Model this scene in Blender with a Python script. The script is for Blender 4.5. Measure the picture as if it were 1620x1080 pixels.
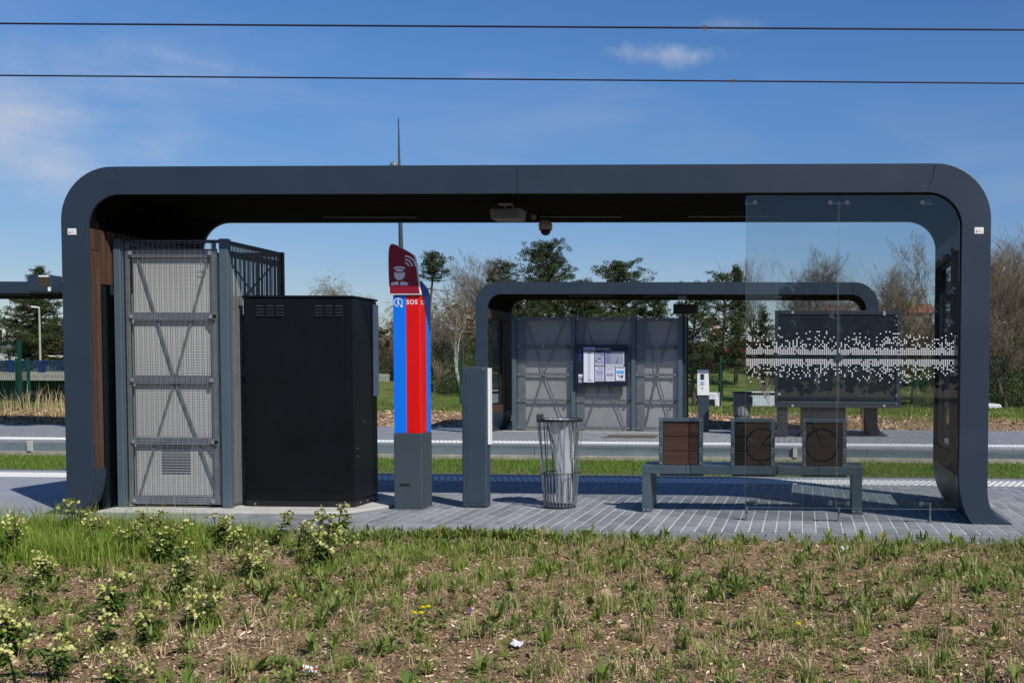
import bpy, bmesh, math, random
import numpy as np
from mathutils import Vector, Matrix, noise

random.seed(7); rng = np.random.default_rng(7)
for o in list(bpy.data.objects): bpy.data.objects.remove(o)
S = bpy.context.scene
C = S.collection

# ------------------------------------------------------------------ camera
CAMR = np.array([[0.99901302, -0.04395201, -0.00641922],
                 [0.04416933, 0.99826468, 0.03894487],
                 [0.00469637, -0.03918996, 0.99922074]])
CX, CY, F, CH = 1195.54, 650.79, 1660.0, 1.4508
cam = bpy.data.objects.new('camera', bpy.data.cameras.new('camera')); C.objects.link(cam)
m = Matrix.Identity(4)
for i in range(3):
    m[i][0] = CAMR[i, 0]; m[i][1] = CAMR[i, 2]; m[i][2] = -CAMR[i, 1]
m[0][3], m[1][3], m[2][3] = 0, 0, CH
cam.matrix_world = m
cd = cam.data
cd.sensor_fit = 'HORIZONTAL'; cd.sensor_width = 36; cd.lens = 36 * F / 1620
cd.shift_x = (810 - CX) / 1620; cd.shift_y = (CY - 540) / 1620
cd.clip_start = 0.05; cd.clip_end = 3000
S.camera = cam

# ------------------------------------------------------------------ sky and sun
SUN_DIR = Vector((-0.72, 0.67, -1.0)).normalized()      # the way the light travels
to_sun = -SUN_DIR
elev = math.asin(to_sun.z); azim = math.atan2(to_sun.x, to_sun.y)
W = bpy.data.worlds.new('World'); S.world = W; W.use_nodes = True
nt = W.node_tree; N = nt.nodes; L = nt.links; N.clear()
out = N.new('ShaderNodeOutputWorld'); bg = N.new('ShaderNodeBackground')
sky = N.new('ShaderNodeTexSky'); sky.sky_type = 'NISHITA'; sky.sun_disc = False
sky.sun_elevation = elev; sky.sun_rotation = azim
sky.air_density = 0.9; sky.dust_density = 0.3; sky.ozone_density = 3.0; sky.altitude = 200
bg.inputs['Strength'].default_value = 0.115
tc = N.new('ShaderNodeTexCoord')
def wn(t, **k):
    n = N.new(t)
    for a, b in k.items(): setattr(n, a, b)
    return n
def wmath(op, a, b=None, clamp=False):
    n = N.new('ShaderNodeMath'); n.operation = op; n.use_clamp = clamp
    for i, v in enumerate((a, b)):
        if v is None: continue
        if isinstance(v, (int, float)): n.inputs[i].default_value = v
        else: L.new(v, n.inputs[i])
    return n.outputs[0]
sep = wn('ShaderNodeSeparateXYZ'); L.new(tc.outputs['Generated'], sep.inputs[0])
ax = wmath('DIVIDE', sep.outputs[0], wmath('MAXIMUM', sep.outputs[1], 0.05))
az = wmath('DIVIDE', sep.outputs[2], wmath('MAXIMUM', sep.outputs[1], 0.05))
def blob(cx, cz, sx, sz, warp, wscale, lo, hi):
    """soft cloud patch round one sky direction"""
    cmb = wn('ShaderNodeCombineXYZ'); L.new(ax, cmb.inputs[0]); L.new(az, cmb.inputs[1])
    nz = wn('ShaderNodeTexNoise'); nz.inputs['Scale'].default_value = wscale; nz.inputs['Detail'].default_value = 7
    nz.inputs['Roughness'].default_value = 0.6
    L.new(cmb.outputs[0], nz.inputs['Vector'])
    dx = wmath('DIVIDE', wmath('SUBTRACT', ax, cx), sx); dz = wmath('DIVIDE', wmath('SUBTRACT', az, cz), sz)
    r = wmath('SQRT', wmath('ADD', wmath('MULTIPLY', dx, dx), wmath('MULTIPLY', dz, dz)))
    v = wmath('SUBTRACT', wmath('ADD', 1.0, wmath('MULTIPLY', wmath('SUBTRACT', nz.outputs[0], 0.5), warp)), r)
    mr = wn('ShaderNodeMapRange'); mr.interpolation_type = 'SMOOTHSTEP'
    L.new(v, mr.inputs[0]); mr.inputs[1].default_value = lo; mr.inputs[2].default_value = hi
    front = wmath('GREATER_THAN', sep.outputs[1], 0.05)
    return wmath('MULTIPLY', mr.outputs[0], front)
def wisps(sx, sz, lo, hi, rot):
    mp = wn('ShaderNodeMapping'); mp.inputs['Scale'].default_value = (sx, sx, sz); mp.inputs['Rotation'].default_value = (0, rot, 0.3)
    L.new(tc.outputs['Generated'], mp.inputs[0])
    nz = wn('ShaderNodeTexNoise'); nz.inputs['Scale'].default_value = 1; nz.inputs['Detail'].default_value = 8
    nz.inputs['Roughness'].default_value = 0.55; nz.inputs['Distortion'].default_value = 0.5
    L.new(mp.outputs[0], nz.inputs['Vector'])
    mr = wn('ShaderNodeMapRange'); mr.interpolation_type = 'SMOOTHSTEP'
    L.new(nz.outputs[0], mr.inputs[0]); mr.inputs[1].default_value = lo; mr.inputs[2].default_value = hi
    return mr.outputs[0]
c1 = wmath('MULTIPLY', blob(-0.130, 0.297, 0.066, 0.0145, 2.0, 26, 0.0, 1.1), 0.46)
c2 = wmath('MULTIPLY', blob(-0.075, 0.325, 0.055, 0.010, 2.2, 16, 0.0, 1.2), 0.16)
c3 = wmath('MULTIPLY', blob(-0.30, 0.279, 0.040, 0.010, 1.8, 18, 0.0, 1.2), 0.14)
c4 = wmath('MULTIPLY', wmath('MULTIPLY', blob(-0.76, 0.245, 0.34, 0.10, 1.8, 5, 0.0, 1.0), wisps(3.0, 16, 0.28, 0.66, 0.16)), 0.85)
c5 = wmath('MULTIPLY', wisps(2.4, 11, 0.46, 0.80, 0.12), 0.20)
tot = wmath('MINIMUM', wmath('ADD', wmath('ADD', c1, c2), wmath('ADD', c3, wmath('ADD', c4, c5))), 0.8)
hsv = wn('ShaderNodeHueSaturation'); hsv.inputs['Saturation'].default_value = 1.25; hsv.inputs['Hue'].default_value = 0.506
L.new(sky.outputs[0], hsv.inputs['Color'])
hz = wn('ShaderNodeMapRange'); L.new(sep.outputs[2], hz.inputs[0]); hz.inputs[1].default_value = 0.0; hz.inputs[2].default_value = 0.26
hzc = wn('ShaderNodeMix', data_type='RGBA'); L.new(hz.outputs[0], hzc.inputs[0]); hzc.inputs[6].default_value = (.66, .58, .60, 1); hzc.inputs[7].default_value = (1, 1, 1, 1)
hzm = wn('ShaderNodeMix', data_type='RGBA', blend_type='MULTIPLY'); hzm.inputs[0].default_value = 1; L.new(hsv.outputs[0], hzm.inputs[6]); L.new(hzc.outputs[2], hzm.inputs[7])
mixc = wn('ShaderNodeMix', data_type='RGBA'); L.new(tot, mixc.inputs[0]); L.new(hzm.outputs[2], mixc.inputs[6])
mixc.inputs[7].default_value = (5.0, 5.3, 6.0, 1)
L.new(mixc.outputs[2], bg.inputs['Color']); L.new(bg.outputs[0], out.inputs['Surface'])

sun = bpy.data.objects.new('sun', bpy.data.lights.new('sun', 'SUN')); C.objects.link(sun)
sun.data.energy = 5.0; sun.data.angle = math.radians(0.55); sun.data.color = (1.0, 0.955, 0.88)
sun.rotation_euler = SUN_DIR.to_track_quat('-Z', 'Y').to_euler(); sun.location = (4, -4, 12)
S.view_settings.view_transform = 'Standard'; S.view_settings.look = 'None'
S.view_settings.exposure = 0.0; S.view_settings.gamma = 1; S.view_settings.use_curve_mapping = False
S.render.engine = 'CYCLES'
S.cycles.max_bounces = 10; S.cycles.transparent_max_bounces = 24; S.cycles.glossy_bounces = 4
S.cycles.transmission_bounces = 6; S.cycles.diffuse_bounces = 3

# ------------------------------------------------------------------ helpers
def at(px, py, Y):
    """world point at depth Y that was measured at a pixel of the 1620 x 1080 photograph"""
    r = CAMR @ np.array([(px - CX) / F, 1, -(py - CY) / F]); t = Y / r[1]
    return Vector((r[0] * t, Y, CH + r[2] * t))

class MB:
    def __init__(s): s.v = []; s.f = []; s.m = []
    def add(s, vs, fs, mi=0):
        b = len(s.v); s.v += [tuple(v) for v in vs]; s.f += [tuple(i + b for i in f) for f in fs]; s.m += [mi] * len(fs); return s
    def box(s, x0, x1, y0, y1, z0, z1, mi=0):
        vs = [(x, y, z) for x in (x0, x1) for y in (y0, y1) for z in (z0, z1)]
        return s.add(vs, [(0, 1, 3, 2), (4, 6, 7, 5), (0, 4, 5, 1), (2, 3, 7, 6), (0, 2, 6, 4), (1, 5, 7, 3)], mi)
    def bar(s, p, q, w, h=None, up=(0, 0, 1), mi=0):
        p = Vector(p); q = Vector(q); h = h or w; d = (q - p).normalized(); up = Vector(up)
        if abs(d.dot(up)) > .99: up = Vector((0, 1, 0))
        a = d.cross(up).normalized(); b = a.cross(d).normalized()
        vs = [e + a * (i * w / 2) + b * (j * h / 2) for e in (p, q) for i, j in ((-1, -1), (1, -1), (1, 1), (-1, 1))]
        return s.add(vs, [(0, 3, 2, 1), (4, 5, 6, 7), (0, 1, 5, 4), (1, 2, 6, 5), (2, 3, 7, 6), (3, 0, 4, 7)], mi)
    def tube(s, pts, rad, n=8, cap=True, mi=0):
        pts = [Vector(p) for p in pts]
        if isinstance(rad, (int, float)): rad = [rad] * len(pts)
        d0 = (pts[1] - pts[0]).normalized(); up = Vector((0, 0, 1)) if abs(d0.z) < .9 else Vector((0, 1, 0))
        a = d0.cross(up).normalized(); vs = []
        for i, p in enumerate(pts):
            d = (pts[min(i + 1, len(pts) - 1)] - pts[max(i - 1, 0)]).normalized()
            a = (a - d * a.dot(d)).normalized(); b = d.cross(a)
            for k in range(n):
                t = 2 * math.pi * k / n; vs.append(p + (a * math.cos(t) + b * math.sin(t)) * rad[i])
        fs = [(i * n + k, i * n + (k + 1) % n, (i + 1) * n + (k + 1) % n, (i + 1) * n + k) for i in range(len(pts) - 1) for k in range(n)]
        if cap: fs += [tuple(range(n - 1, -1, -1)), tuple((len(pts) - 1) * n + k for k in range(n))]
        return s.add(vs, fs, mi)
    def lathe(s, c, prof, n=24, mi=0, axis='z'):
        c = Vector(c); vs = []
        for r, z in prof:
            for k in range(n):
                t = 2 * math.pi * k / n; x, y = r * math.cos(t), r * math.sin(t)
                vs.append(c + (Vector((x, y, z)) if axis == 'z' else Vector((x, z, y))))
        fs = [(i * n + k, i * n + (k + 1) % n, (i + 1) * n + (k + 1) % n, (i + 1) * n + k) for i in range(len(prof) - 1) for k in range(n)]
        fs += [tuple(range(n - 1, -1, -1)), tuple((len(prof) - 1) * n + k for k in range(n))]
        return s.add(vs, fs, mi)
    def prism(s, poly, y0, y1, mi=0, plane='xz'):
        n = len(poly)
        P = (lambda a, b, y: (a, y, b)) if plane == 'xz' else ((lambda a, b, y: (y, a, b)) if plane == 'yz' else (lambda a, b, y: (a, b, y)))
        vs = [P(a, b, y0) for a, b in poly] + [P(a, b, y1) for a, b in poly]
        fs = [tuple(range(n)), tuple(range(2 * n - 1, n - 1, -1))] + [(i, i + n, (i + 1) % n + n, (i + 1) % n) for i in range(n)]
        return s.add(vs, fs, mi)
    def disc(s, c, r, n=8, y=None, mi=0):
        x, yy, z = c
        return s.add([(x + r * math.cos(2 * math.pi * k / n), yy, z + r * math.sin(2 * math.pi * k / n)) for k in range(n)], [tuple(range(n))], mi)

def link(name, me, parent=None, loc=None):
    o = bpy.data.objects.new(name, me); C.objects.link(o)
    if parent is not None: o.parent = parent
    if loc is not None: o.location = loc
    return o
def build(mb, name, mats, parent=None, loc=None, smooth=False, bevel=0, off=None, kind=None, seg=2):
    if not isinstance(mats, (list, tuple)): mats = [mats]
    v = np.array(mb.v, dtype=float).reshape(-1, 3)
    if off is not None: v = v - np.array(off)
    me = bpy.data.meshes.new(name); me.from_pydata(v.tolist(), [], mb.f)
    bm = bmesh.new(); bm.from_mesh(me); bmesh.ops.recalc_face_normals(bm, faces=bm.faces); bm.to_mesh(me); bm.free()
    for mt in mats: me.materials.append(mt)
    if len(mats) > 1: me.polygons.foreach_set('material_index', mb.m)
    if smooth: me.polygons.foreach_set('use_smooth', [True] * len(me.polygons))
    o = link(name, me, parent, loc)
    if bevel:
        b = o.modifiers.new('bevel', 'BEVEL'); b.width = bevel; b.segments = seg; b.limit_method = 'ANGLE'; b.angle_limit = math.radians(40)
    if kind: o['kind'] = kind
    return o
def tag(o, label=None, cat=None, group=None, kind=None):
    if label: o['label'] = label
    if cat: o['category'] = cat
    if group: o['group'] = group
    if kind: o['kind'] = kind
    return o
def thing(name, label, cat, loc=(0, 0, 0), rz=0, group=None):
    o = bpy.data.objects.new(name, None); C.objects.link(o); o.location = loc; o.rotation_euler = (0, 0, rz)
    o.empty_display_size = .2
    return tag(o, label, cat, group)
def dup(root, loc, rz=0, label=None, scale=None, group=None):
    r = root.copy(); C.objects.link(r); r.location = loc; r.rotation_euler = (0, 0, rz)
    if scale is not None: r.scale = scale if isinstance(scale, (tuple, list)) else (scale,) * 3
    if label: r['label'] = label
    if group: r['group'] = group
    for ch in list(root.children):
        c = ch.copy(); C.objects.link(c); c.parent = r
        for g in list(ch.children):
            d = g.copy(); C.objects.link(d); d.parent = c
    return r
def raw(name, verts, faces_n, mats, mi=None, parent=None, kind=None, smooth=False, attr=None):
    """numpy mesh; verts (F, k, 3): every face has its own k vertices"""
    Fn, k, _ = verts.shape
    me = bpy.data.meshes.new(name)
    me.vertices.add(Fn * k); me.vertices.foreach_set('co', verts.reshape(-1).astype(np.float32))
    me.loops.add(Fn * k); me.loops.foreach_set('vertex_index', np.arange(Fn * k, dtype=np.int32))
    me.polygons.add(Fn); me.polygons.foreach_set('loop_start', np.arange(0, Fn * k, k, dtype=np.int32))
    me.polygons.foreach_set('loop_total', np.full(Fn, k, dtype=np.int32))
    if not isinstance(mats, (list, tuple)): mats = [mats]
    for mt in mats: me.materials.append(mt)
    if mi is not None: me.polygons.foreach_set('material_index', np.asarray(mi, dtype=np.int32))
    if attr is not None:
        a = me.attributes.new('tone', 'FLOAT', 'FACE'); a.data.foreach_set('value', np.asarray(attr, dtype=np.float32))
    me.update(calc_edges=True)
    if smooth: me.polygons.foreach_set('use_smooth', [True] * Fn)
    o = link(name, me, parent)
    if kind: o['kind'] = kind
    return o

# ------------------------------------------------------------------ materials
def mat(name, col, rough=.5, metal=0, spec=.5, nscale=0, namp=0, bump=0, bscale=40, col2=None, detail=6, stretch=None, tone=None, coat=0, trans=0):
    mt = bpy.data.materials.new(name); mt.use_nodes = True; t = mt.node_tree; n = t.nodes; l = t.links
    p = n['Principled BSDF']; p.inputs['Base Color'].default_value = (*col, 1); p.inputs['Roughness'].default_value = rough
    p.inputs['Metallic'].default_value = metal; p.inputs['Specular IOR Level'].default_value = spec
    p.inputs['Coat Weight'].default_value = coat; p.inputs['Coat Roughness'].default_value = .12
    g = n.new('ShaderNodeTexCoord').outputs['Object']
    if stretch:
        mp = n.new('ShaderNodeMapping'); mp.inputs['Scale'].default_value = stretch; l.new(g, mp.inputs[0]); g = mp.outputs[0]
    last = None
    if nscale:
        nz = n.new('ShaderNodeTexNoise'); nz.inputs['Scale'].default_value = nscale; nz.inputs['Detail'].default_value = detail
        nz.inputs['Roughness'].default_value = .65; l.new(g, nz.inputs['Vector'])
        mr = n.new('ShaderNodeMapRange'); mr.inputs[1].default_value = .3; mr.inputs[2].default_value = .7; l.new(nz.outputs[0], mr.inputs[0])
        mx = n.new('ShaderNodeMix'); mx.data_type = 'RGBA'; l.new(mr.outputs[0], mx.inputs[0])
        c2 = col2 if col2 else tuple(min(1, c * (1 + namp)) for c in col); c1 = col if col2 else tuple(c * (1 - namp) for c in col)
        mx.inputs[6].default_value = (*c1, 1); mx.inputs[7].default_value = (*c2, 1); l.new(mx.outputs[2], p.inputs['Base Color']); last = mx.outputs[2]
        rr = n.new('ShaderNodeMapRange'); l.new(nz.outputs[0], rr.inputs[0]); rr.inputs[3].default_value = max(0, rough - .1); rr.inputs[4].default_value = min(1, rough + .12)
        l.new(rr.outputs[0], p.inputs['Roughness'])
    if tone:
        at_ = n.new('ShaderNodeAttribute'); at_.attribute_name = 'tone'
        cr = n.new('ShaderNodeValToRGB'); e = cr.color_ramp.elements
        while len(e) < len(tone): e.new(.5)
        for i, c in enumerate(tone): e[i].position = i / (len(tone) - 1); e[i].color = (*c, 1)
        l.new(at_.outputs['Fac'], cr.inputs[0])
        l.new(cr.outputs[0], p.inputs['Base Color']); last = cr.outputs[0]
    if bump:
        b = n.new('ShaderNodeTexNoise'); b.inputs['Scale'].default_value = bscale; b.inputs['Detail'].default_value = 6; l.new(g, b.inputs['Vector'])
        bp = n.new('ShaderNodeBump'); bp.inputs['Strength'].default_value = bump; bp.inputs['Distance'].default_value = .01
        l.new(b.outputs[0], bp.inputs['Height']); l.new(bp.outputs[0], p.inputs['Normal'])
    if trans:     # thin leaf: part of the light goes through
        tr = n.new('ShaderNodeBsdfTranslucent'); ms = n.new('ShaderNodeMixShader'); ms.inputs[0].default_value = trans
        if last: l.new(last, tr.inputs[0])
        else: tr.inputs[0].default_value = (*col, 1)
        l.new(p.outputs[0], ms.inputs[1]); l.new(tr.outputs[0], ms.inputs[2]); l.new(ms.outputs[0], n['Material Output'].inputs[0])
    return mt
def objrand(mt, amt=.12):
    """each separate object a little lighter or darker"""
    t = mt.node_tree; n = t.nodes; l = t.links; p = n['Principled BSDF']
    oi = n.new('ShaderNodeObjectInfo'); mr = n.new('ShaderNodeMapRange'); l.new(oi.outputs['Random'], mr.inputs[0])
    mr.inputs[3].default_value = 1 - amt; mr.inputs[4].default_value = 1 + amt
    h = n.new('ShaderNodeHueSaturation'); l.new(mr.outputs[0], h.inputs['Value'])
    src = p.inputs['Base Color']
    if src.links: l.new(src.links[0].from_socket, h.inputs['Color'])
    else: h.inputs['Color'].default_value = src.default_value
    l.new(h.outputs[0], p.inputs['Base Color']); return mt

ANTH = mat('anthracite_paint', (.021, .035, .055), .45, .0, .5, nscale=1.6, namp=.10, bump=.03, bscale=90)
ANTH2 = mat('slate_blue_grey_paint', (.056, .084, .104), .42, 0, .5, nscale=2.5, namp=.10)
DARKM = mat('dark_steel', (.020, .026, .031), .45, .1, .5, nscale=4, namp=.2)
BLACK = mat('black_plastic', (.006, .006, .007), .5, nscale=5, namp=.3)
BOXBL = mat('black_enamel', (.004, .0052, .0065), .38, 0, .28, nscale=2.2, namp=.25, bump=.04, bscale=160)
WOOD = objrand(mat('brown_wood_slat', (.050, .027, .018), .6, 0, .25, nscale=3, col2=(.095, .054, .036), bump=.25, bscale=20, stretch=(14, 14, .9)), .25)
WOODK = objrand(mat('near_black_wood_plank', (.011, .008, .006), .5, 0, .3, nscale=3, col2=(.020, .014, .010), bump=.15, bscale=20, stretch=(.9, 14, 14)), .15)
WOODP = objrand(mat('brown_wood_plank', (.042, .020, .013), .55, 0, .3, nscale=3, col2=(.070, .034, .021), bump=.15, bscale=20, stretch=(.9, 14, 14)), .15)
DKWOOD = mat('dark_slat_backing', (.010, .008, .007), .8, nscale=4, namp=.3)
ROOFW = objrand(mat('near_black_roof_slat', (.006, .0042, .0034), .9, 0, .08, nscale=3, namp=.3, stretch=(.9, 14, 14)), .25)
PANELD = mat('mid_grey_panel', (.34, .345, .335), .6, 0, .4, nscale=1.2, namp=.16, stretch=(1, 1, .4))
PANELG = mat('ribbed_grey_panel', (.43, .43, .405), .55, 0, .4, nscale=1.4, namp=.10, stretch=(1, 1, .4))
STEELG = mat('galvanised_steel', (.15, .165, .185), .5, .2, .5, nscale=6, namp=.2)
WIRE = mat('grey_wire', (.25, .26, .265), .5, .3, .5, nscale=6, namp=.15)
POSTG = mat('blue_grey_post_paint', (.068, .102, .125), .4, 0, .5, nscale=2, namp=.07)
CONC = mat('pale_concrete', (.42, .41, .38), .85, 0, .3, nscale=5, namp=.16, bump=.3, bscale=60)
CONC2 = mat('weathered_concrete', (.30, .28, .24), .9, 0, .2, nscale=7, namp=.25, bump=.4, bscale=50)
PAVER = objrand(mat('blue_grey_paver', (.205, .217, .235), .75, 0, .3, nscale=7, namp=.26, bump=.3, bscale=110), .22)
PAVER2 = mat('blue_grey_paver_field', (.205, .217, .235), .75, 0, .3, nscale=5, namp=.32, bump=.25, bscale=120, detail=8)
JOINT = mat('pale_joint_sand', (.52, .51, .47), .95, 0, .2, nscale=30, namp=.2, bump=.4, bscale=200)
SLABM = mat('smooth_grey_slab', (.24, .255, .285), .8, 0, .3, nscale=2.2, namp=.12, bump=.2, bscale=150)
TACT = mat('white_tactile_paint', (.66, .65, .62), .7, 0, .3, nscale=20, namp=.12)
KERBM = mat('grey_platform_face', (.145, .185, .205), .55, 0, .5, nscale=1.8, namp=.15, bump=.05, bscale=30)
WHITE = mat('white_plastic', (.78, .78, .77), .35, 0, .5, nscale=3, namp=.03)
BLUEP = mat('bright_blue_film', (.0, .17, .78), .35, 0, .5, nscale=2, namp=.04)
REDP = mat('bright_red_film', (.66, .002, .001), .35, 0, .5, nscale=2, namp=.04)
MAROON = mat('dark_red_sign_film', (.24, .006, .022), .45, 0, .4, nscale=2, namp=.08)
LGREY = mat('pale_grey_print', (.74, .72, .78), .5, nscale=3, namp=.03)
BOLT = mat('bright_bolt', (.7, .7, .68), .3, .6, nscale=10, namp=.1)
SCREEN = mat('dark_blue_screen', (.02, .035, .07), .12, nscale=3, namp=.2)
PAPER = mat('poster_paper', (.66, .68, .74), .35, nscale=4, namp=.04)
PAPERL = mat('lilac_poster_paper', (.42, .42, .58), .35, nscale=4, namp=.06)
MAPB = mat('map_print', (.22, .25, .38), .35, nscale=9, col2=(.30, .33, .36))
CYAN = mat('sky_blue_print', (.10, .36, .72), .35, nscale=3, namp=.03)
INK = mat('ink', (.015, .015, .03), .5, nscale=3, namp=.1)
BLUEINK = mat('blue_ink', (.02, .06, .42), .5, nscale=3, namp=.1)
REDINK = mat('red_ink', (.6, .06, .03), .5, nscale=3, namp=.1)
GREENP = mat('green_fence_paint', (.003, .045, .030), .45, nscale=3, namp=.15)
BLUERAIL = mat('blue_railing_paint', (.006, .022, .10), .45, nscale=3, namp=.15)
RUST = mat('rusty_grate', (.10, .065, .05), .8, nscale=20, namp=.4)
RAILM = mat('rail_steel', (.16, .13, .11), .4, .7, nscale=12, namp=.3)
ALU = mat('brushed_aluminium', (.45, .46, .48), .35, .8, nscale=9, namp=.1)
CREAM = mat('camera_housing', (.36, .33, .27), .4, nscale=3, namp=.05)

def glassmat(name, tint, f0=.06, rough=0.0, blend=.15):
    mt = bpy.data.materials.new(name); mt.use_nodes = True; t = mt.node_tree; n = t.nodes; l = t.links; n.clear()
    o = n.new('ShaderNodeOutputMaterial'); tr = n.new('ShaderNodeBsdfTransparent'); tr.inputs[0].default_value = (*tint, 1)
    gl = n.new('ShaderNodeBsdfGlossy'); gl.inputs['Roughness'].default_value = rough
    lw = n.new('ShaderNodeLayerWeight'); lw.inputs['Blend'].default_value = .5
    pw_ = n.new('ShaderNodeMath'); pw_.operation = 'POWER'; l.new(lw.outputs['Facing'], pw_.inputs[0]); pw_.inputs[1].default_value = 5
    fr = n.new('ShaderNodeMath'); fr.operation = 'MULTIPLY_ADD'; l.new(pw_.outputs[0], fr.inputs[0]); fr.inputs[1].default_value = .94; fr.inputs[2].default_value = .04
    nz = n.new('ShaderNodeTexNoise'); nz.inputs['Scale'].default_value = 3; nz.inputs['Detail'].default_value = 4
    tcn = n.new('ShaderNodeTexCoord'); l.new(tcn.outputs['Object'], nz.inputs['Vector'])
    mr = n.new('ShaderNodeMapRange'); l.new(nz.outputs[0], mr.inputs[0]); mr.inputs[3].default_value = max(0, f0 - .01); mr.inputs[4].default_value = f0 + .012
    ad = n.new('ShaderNodeMath'); ad.operation = 'ADD'; l.new(fr.outputs[0], ad.inputs[0]); l.new(mr.outputs[0], ad.inputs[1])
    ms = n.new('ShaderNodeMixShader'); l.new(ad.outputs[0], ms.inputs[0]); l.new(tr.outputs[0], ms.inputs[1]); l.new(gl.outputs[0], ms.inputs[2])
    l.new(ms.outputs[0], o.inputs[0]); return mt
GLASS = glassmat('clear_tinted_glass', (.90, .92, .92), .0)
GLASSD = glassmat('dark_tinted_glass', (.80, .86, .86), .02)

# ------------------------------------------------------------------ terrain and ground
def sm(a, b, x):
    t = np.clip((x - a) / (b - a), 0, 1); return t * t * (3 - 2 * t)
def lerp_pts(y, pts):
    return np.interp(y, [p[0] for p in pts], [p[1] for p in pts])
PROF = [(-60, -.5), (0.6, -.5), (3.4, -.02), (9.2, -.05), (9.3, -.3), (25.9, -.3), (26.0, -.02), (29, .22), (33, .22), (41, 0.0), (44, -1.7), (52, -1.75), (58, -.45), (66, .6), (80, 1.35), (110, 2.0), (170, 3.2), (400, 5), (2500, 6)]
def gz(x, y):
    x = np.asarray(x, float); y = np.asarray(y, float)
    z = lerp_pts(y, PROF)
    n = .035 * np.sin(x * 1.7 + y * .9) + .02 * np.sin(x * 4.1 - y * 3.3 + 1) + .012 * np.sin(x * 9.3 + 2 * y) * np.cos(y * 7.7 - x)
    w = np.where(y < 9.1, np.clip((9.1 - y) / 1.0, 0, 1) * np.clip((y - 1) / 3, 0, 1), np.where(y > 26.3, np.clip((y - 26.3) / 3, 0, 1), 0))
    und = np.where(y > 44, .25 * np.sin(x * .21 + 1) * np.sin(y * .13) * np.clip((y - 52) / 10, 0, 1), 0)
    # the right-hand meadow is a little higher
    return z + n * w + und
def sheet(name, xs, ys, mt, zf, label=None, kind='structure'):
    X, Y = np.meshgrid(xs, ys, indexing='ij'); Z = zf(X, Y)
    v = np.stack([X, Y, Z], -1).reshape(-1, 3); ny = len(ys)
    i, j = np.meshgrid(range(len(xs) - 1), range(ny - 1), indexing='ij'); a = (i * ny + j).ravel()
    f = np.stack([a, a + ny, a + ny + 1, a + 1], -1)
    me = bpy.data.meshes.new(name); me.from_pydata(v.tolist(), [], f.tolist()); me.materials.append(mt)
    me.polygons.foreach_set('use_smooth', [True] * len(me.polygons))
    o = link(name, me); o['kind'] = kind
    if label: o['label'] = label
    return o

def ground_mat():
    mt = bpy.data.materials.new('bark_soil_and_meadow'); mt.use_nodes = True; t = mt.node_tree; n = t.nodes; l = t.links
    p = n['Principled BSDF']; p.inputs['Roughness'].default_value = .95; p.inputs['Specular IOR Level'].default_value = .15
    tcn = n.new('ShaderNodeTexCoord'); g = tcn.outputs['Object']
    def nz(sc, det=6, r=.6, st=None):
        q = n.new('ShaderNodeTexNoise'); q.inputs['Scale'].default_value = sc; q.inputs['Detail'].default_value = det; q.inputs['Roughness'].default_value = r
        if st:
            mp = n.new('ShaderNodeMapping'); mp.inputs['Scale'].default_value = st; l.new(g, mp.inputs[0]); l.new(mp.outputs[0], q.inputs['Vector'])
        else: l.new(g, q.inputs['Vector'])
        return q.outputs[0]
    def ramp(f, stops):
        r = n.new('ShaderNodeValToRGB'); e = r.color_ramp.elements
        while len(e) < len(stops): e.new(.5)
        for i, (pp, c) in enumerate(stops): e[i].position = pp; e[i].color = (*c, 1)
        l.new(f, r.inputs[0]); return r.outputs[0]
    def mix(f, a, b):
        x = n.new('ShaderNodeMix'); x.data_type = 'RGBA'; l.new(f, x.inputs[0]); l.new(a, x.inputs[6]); l.new(b, x.inputs[7]); return x.outputs[2]
    vo = n.new('ShaderNodeTexVoronoi'); vo.inputs['Scale'].default_value = 45; l.new(g, vo.inputs['Vector'])
    soil = ramp(nz(26, 8, .75), [(.28, (.05, .030, .018)), (.45, (.18, .112, .065)), (.62, (.34, .23, .14)), (.8, (.46, .35, .23))])
    soil2 = ramp(nz(1.6, 4), [(.35, (.20, .14, .09)), (.7, (.34, .26, .17))])
    soil = mix(ramp(nz(2.2, 5), [(.45, (0, 0, 0)), (.7, (.5, .5, .5))]), soil, soil2)
    grass = ramp(nz(.35, 9, .7), [(.30, (.04, .07, .014)), (.46, (.085, .125, .024)), (.60, (.14, .145, .045)), (.72, (.22, .18, .09))])
    sp = n.new('ShaderNodeSeparateXYZ'); l.new(g, sp.inputs[0])
    mr = n.new('ShaderNodeMapRange'); l.new(sp.outputs[1], mr.inputs[0]); mr.inputs[1].default_value = 28.6; mr.inputs[2].default_value = 29.6
    l.new(mix(mr.outputs[0], soil, grass), p.inputs['Base Color'])
    bp = n.new('ShaderNodeBump'); bp.inputs['Strength'].default_value = .8; bp.inputs['Distance'].default_value = .02
    l.new(nz(30, 8, .8), bp.inputs['Height']); l.new(bp.outputs[0], p.inputs['Normal'])
    return mt
GROUND = ground_mat()
ys = np.concatenate([np.arange(-60, 0, 3), np.arange(0, 3, .3), np.arange(3, 9.3, .07), [9.3, 9.34, 12, 16, 20, 25.8], np.arange(25.9, 34, .2), np.arange(34, 60, 1), np.arange(60, 120, 4), np.arange(120, 400, 20), [400, 700, 1200, 2500]])
xs = np.concatenate([[-1500, -700, -300], np.arange(-160, -30, 5), np.arange(-30, -11, 1), np.arange(-11, 5, .08), np.arange(5, 25, 1), np.arange(25, 120, 5), [300, 700, 1500]])
sheet('ground', xs, ys, GROUND, gz)
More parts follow.
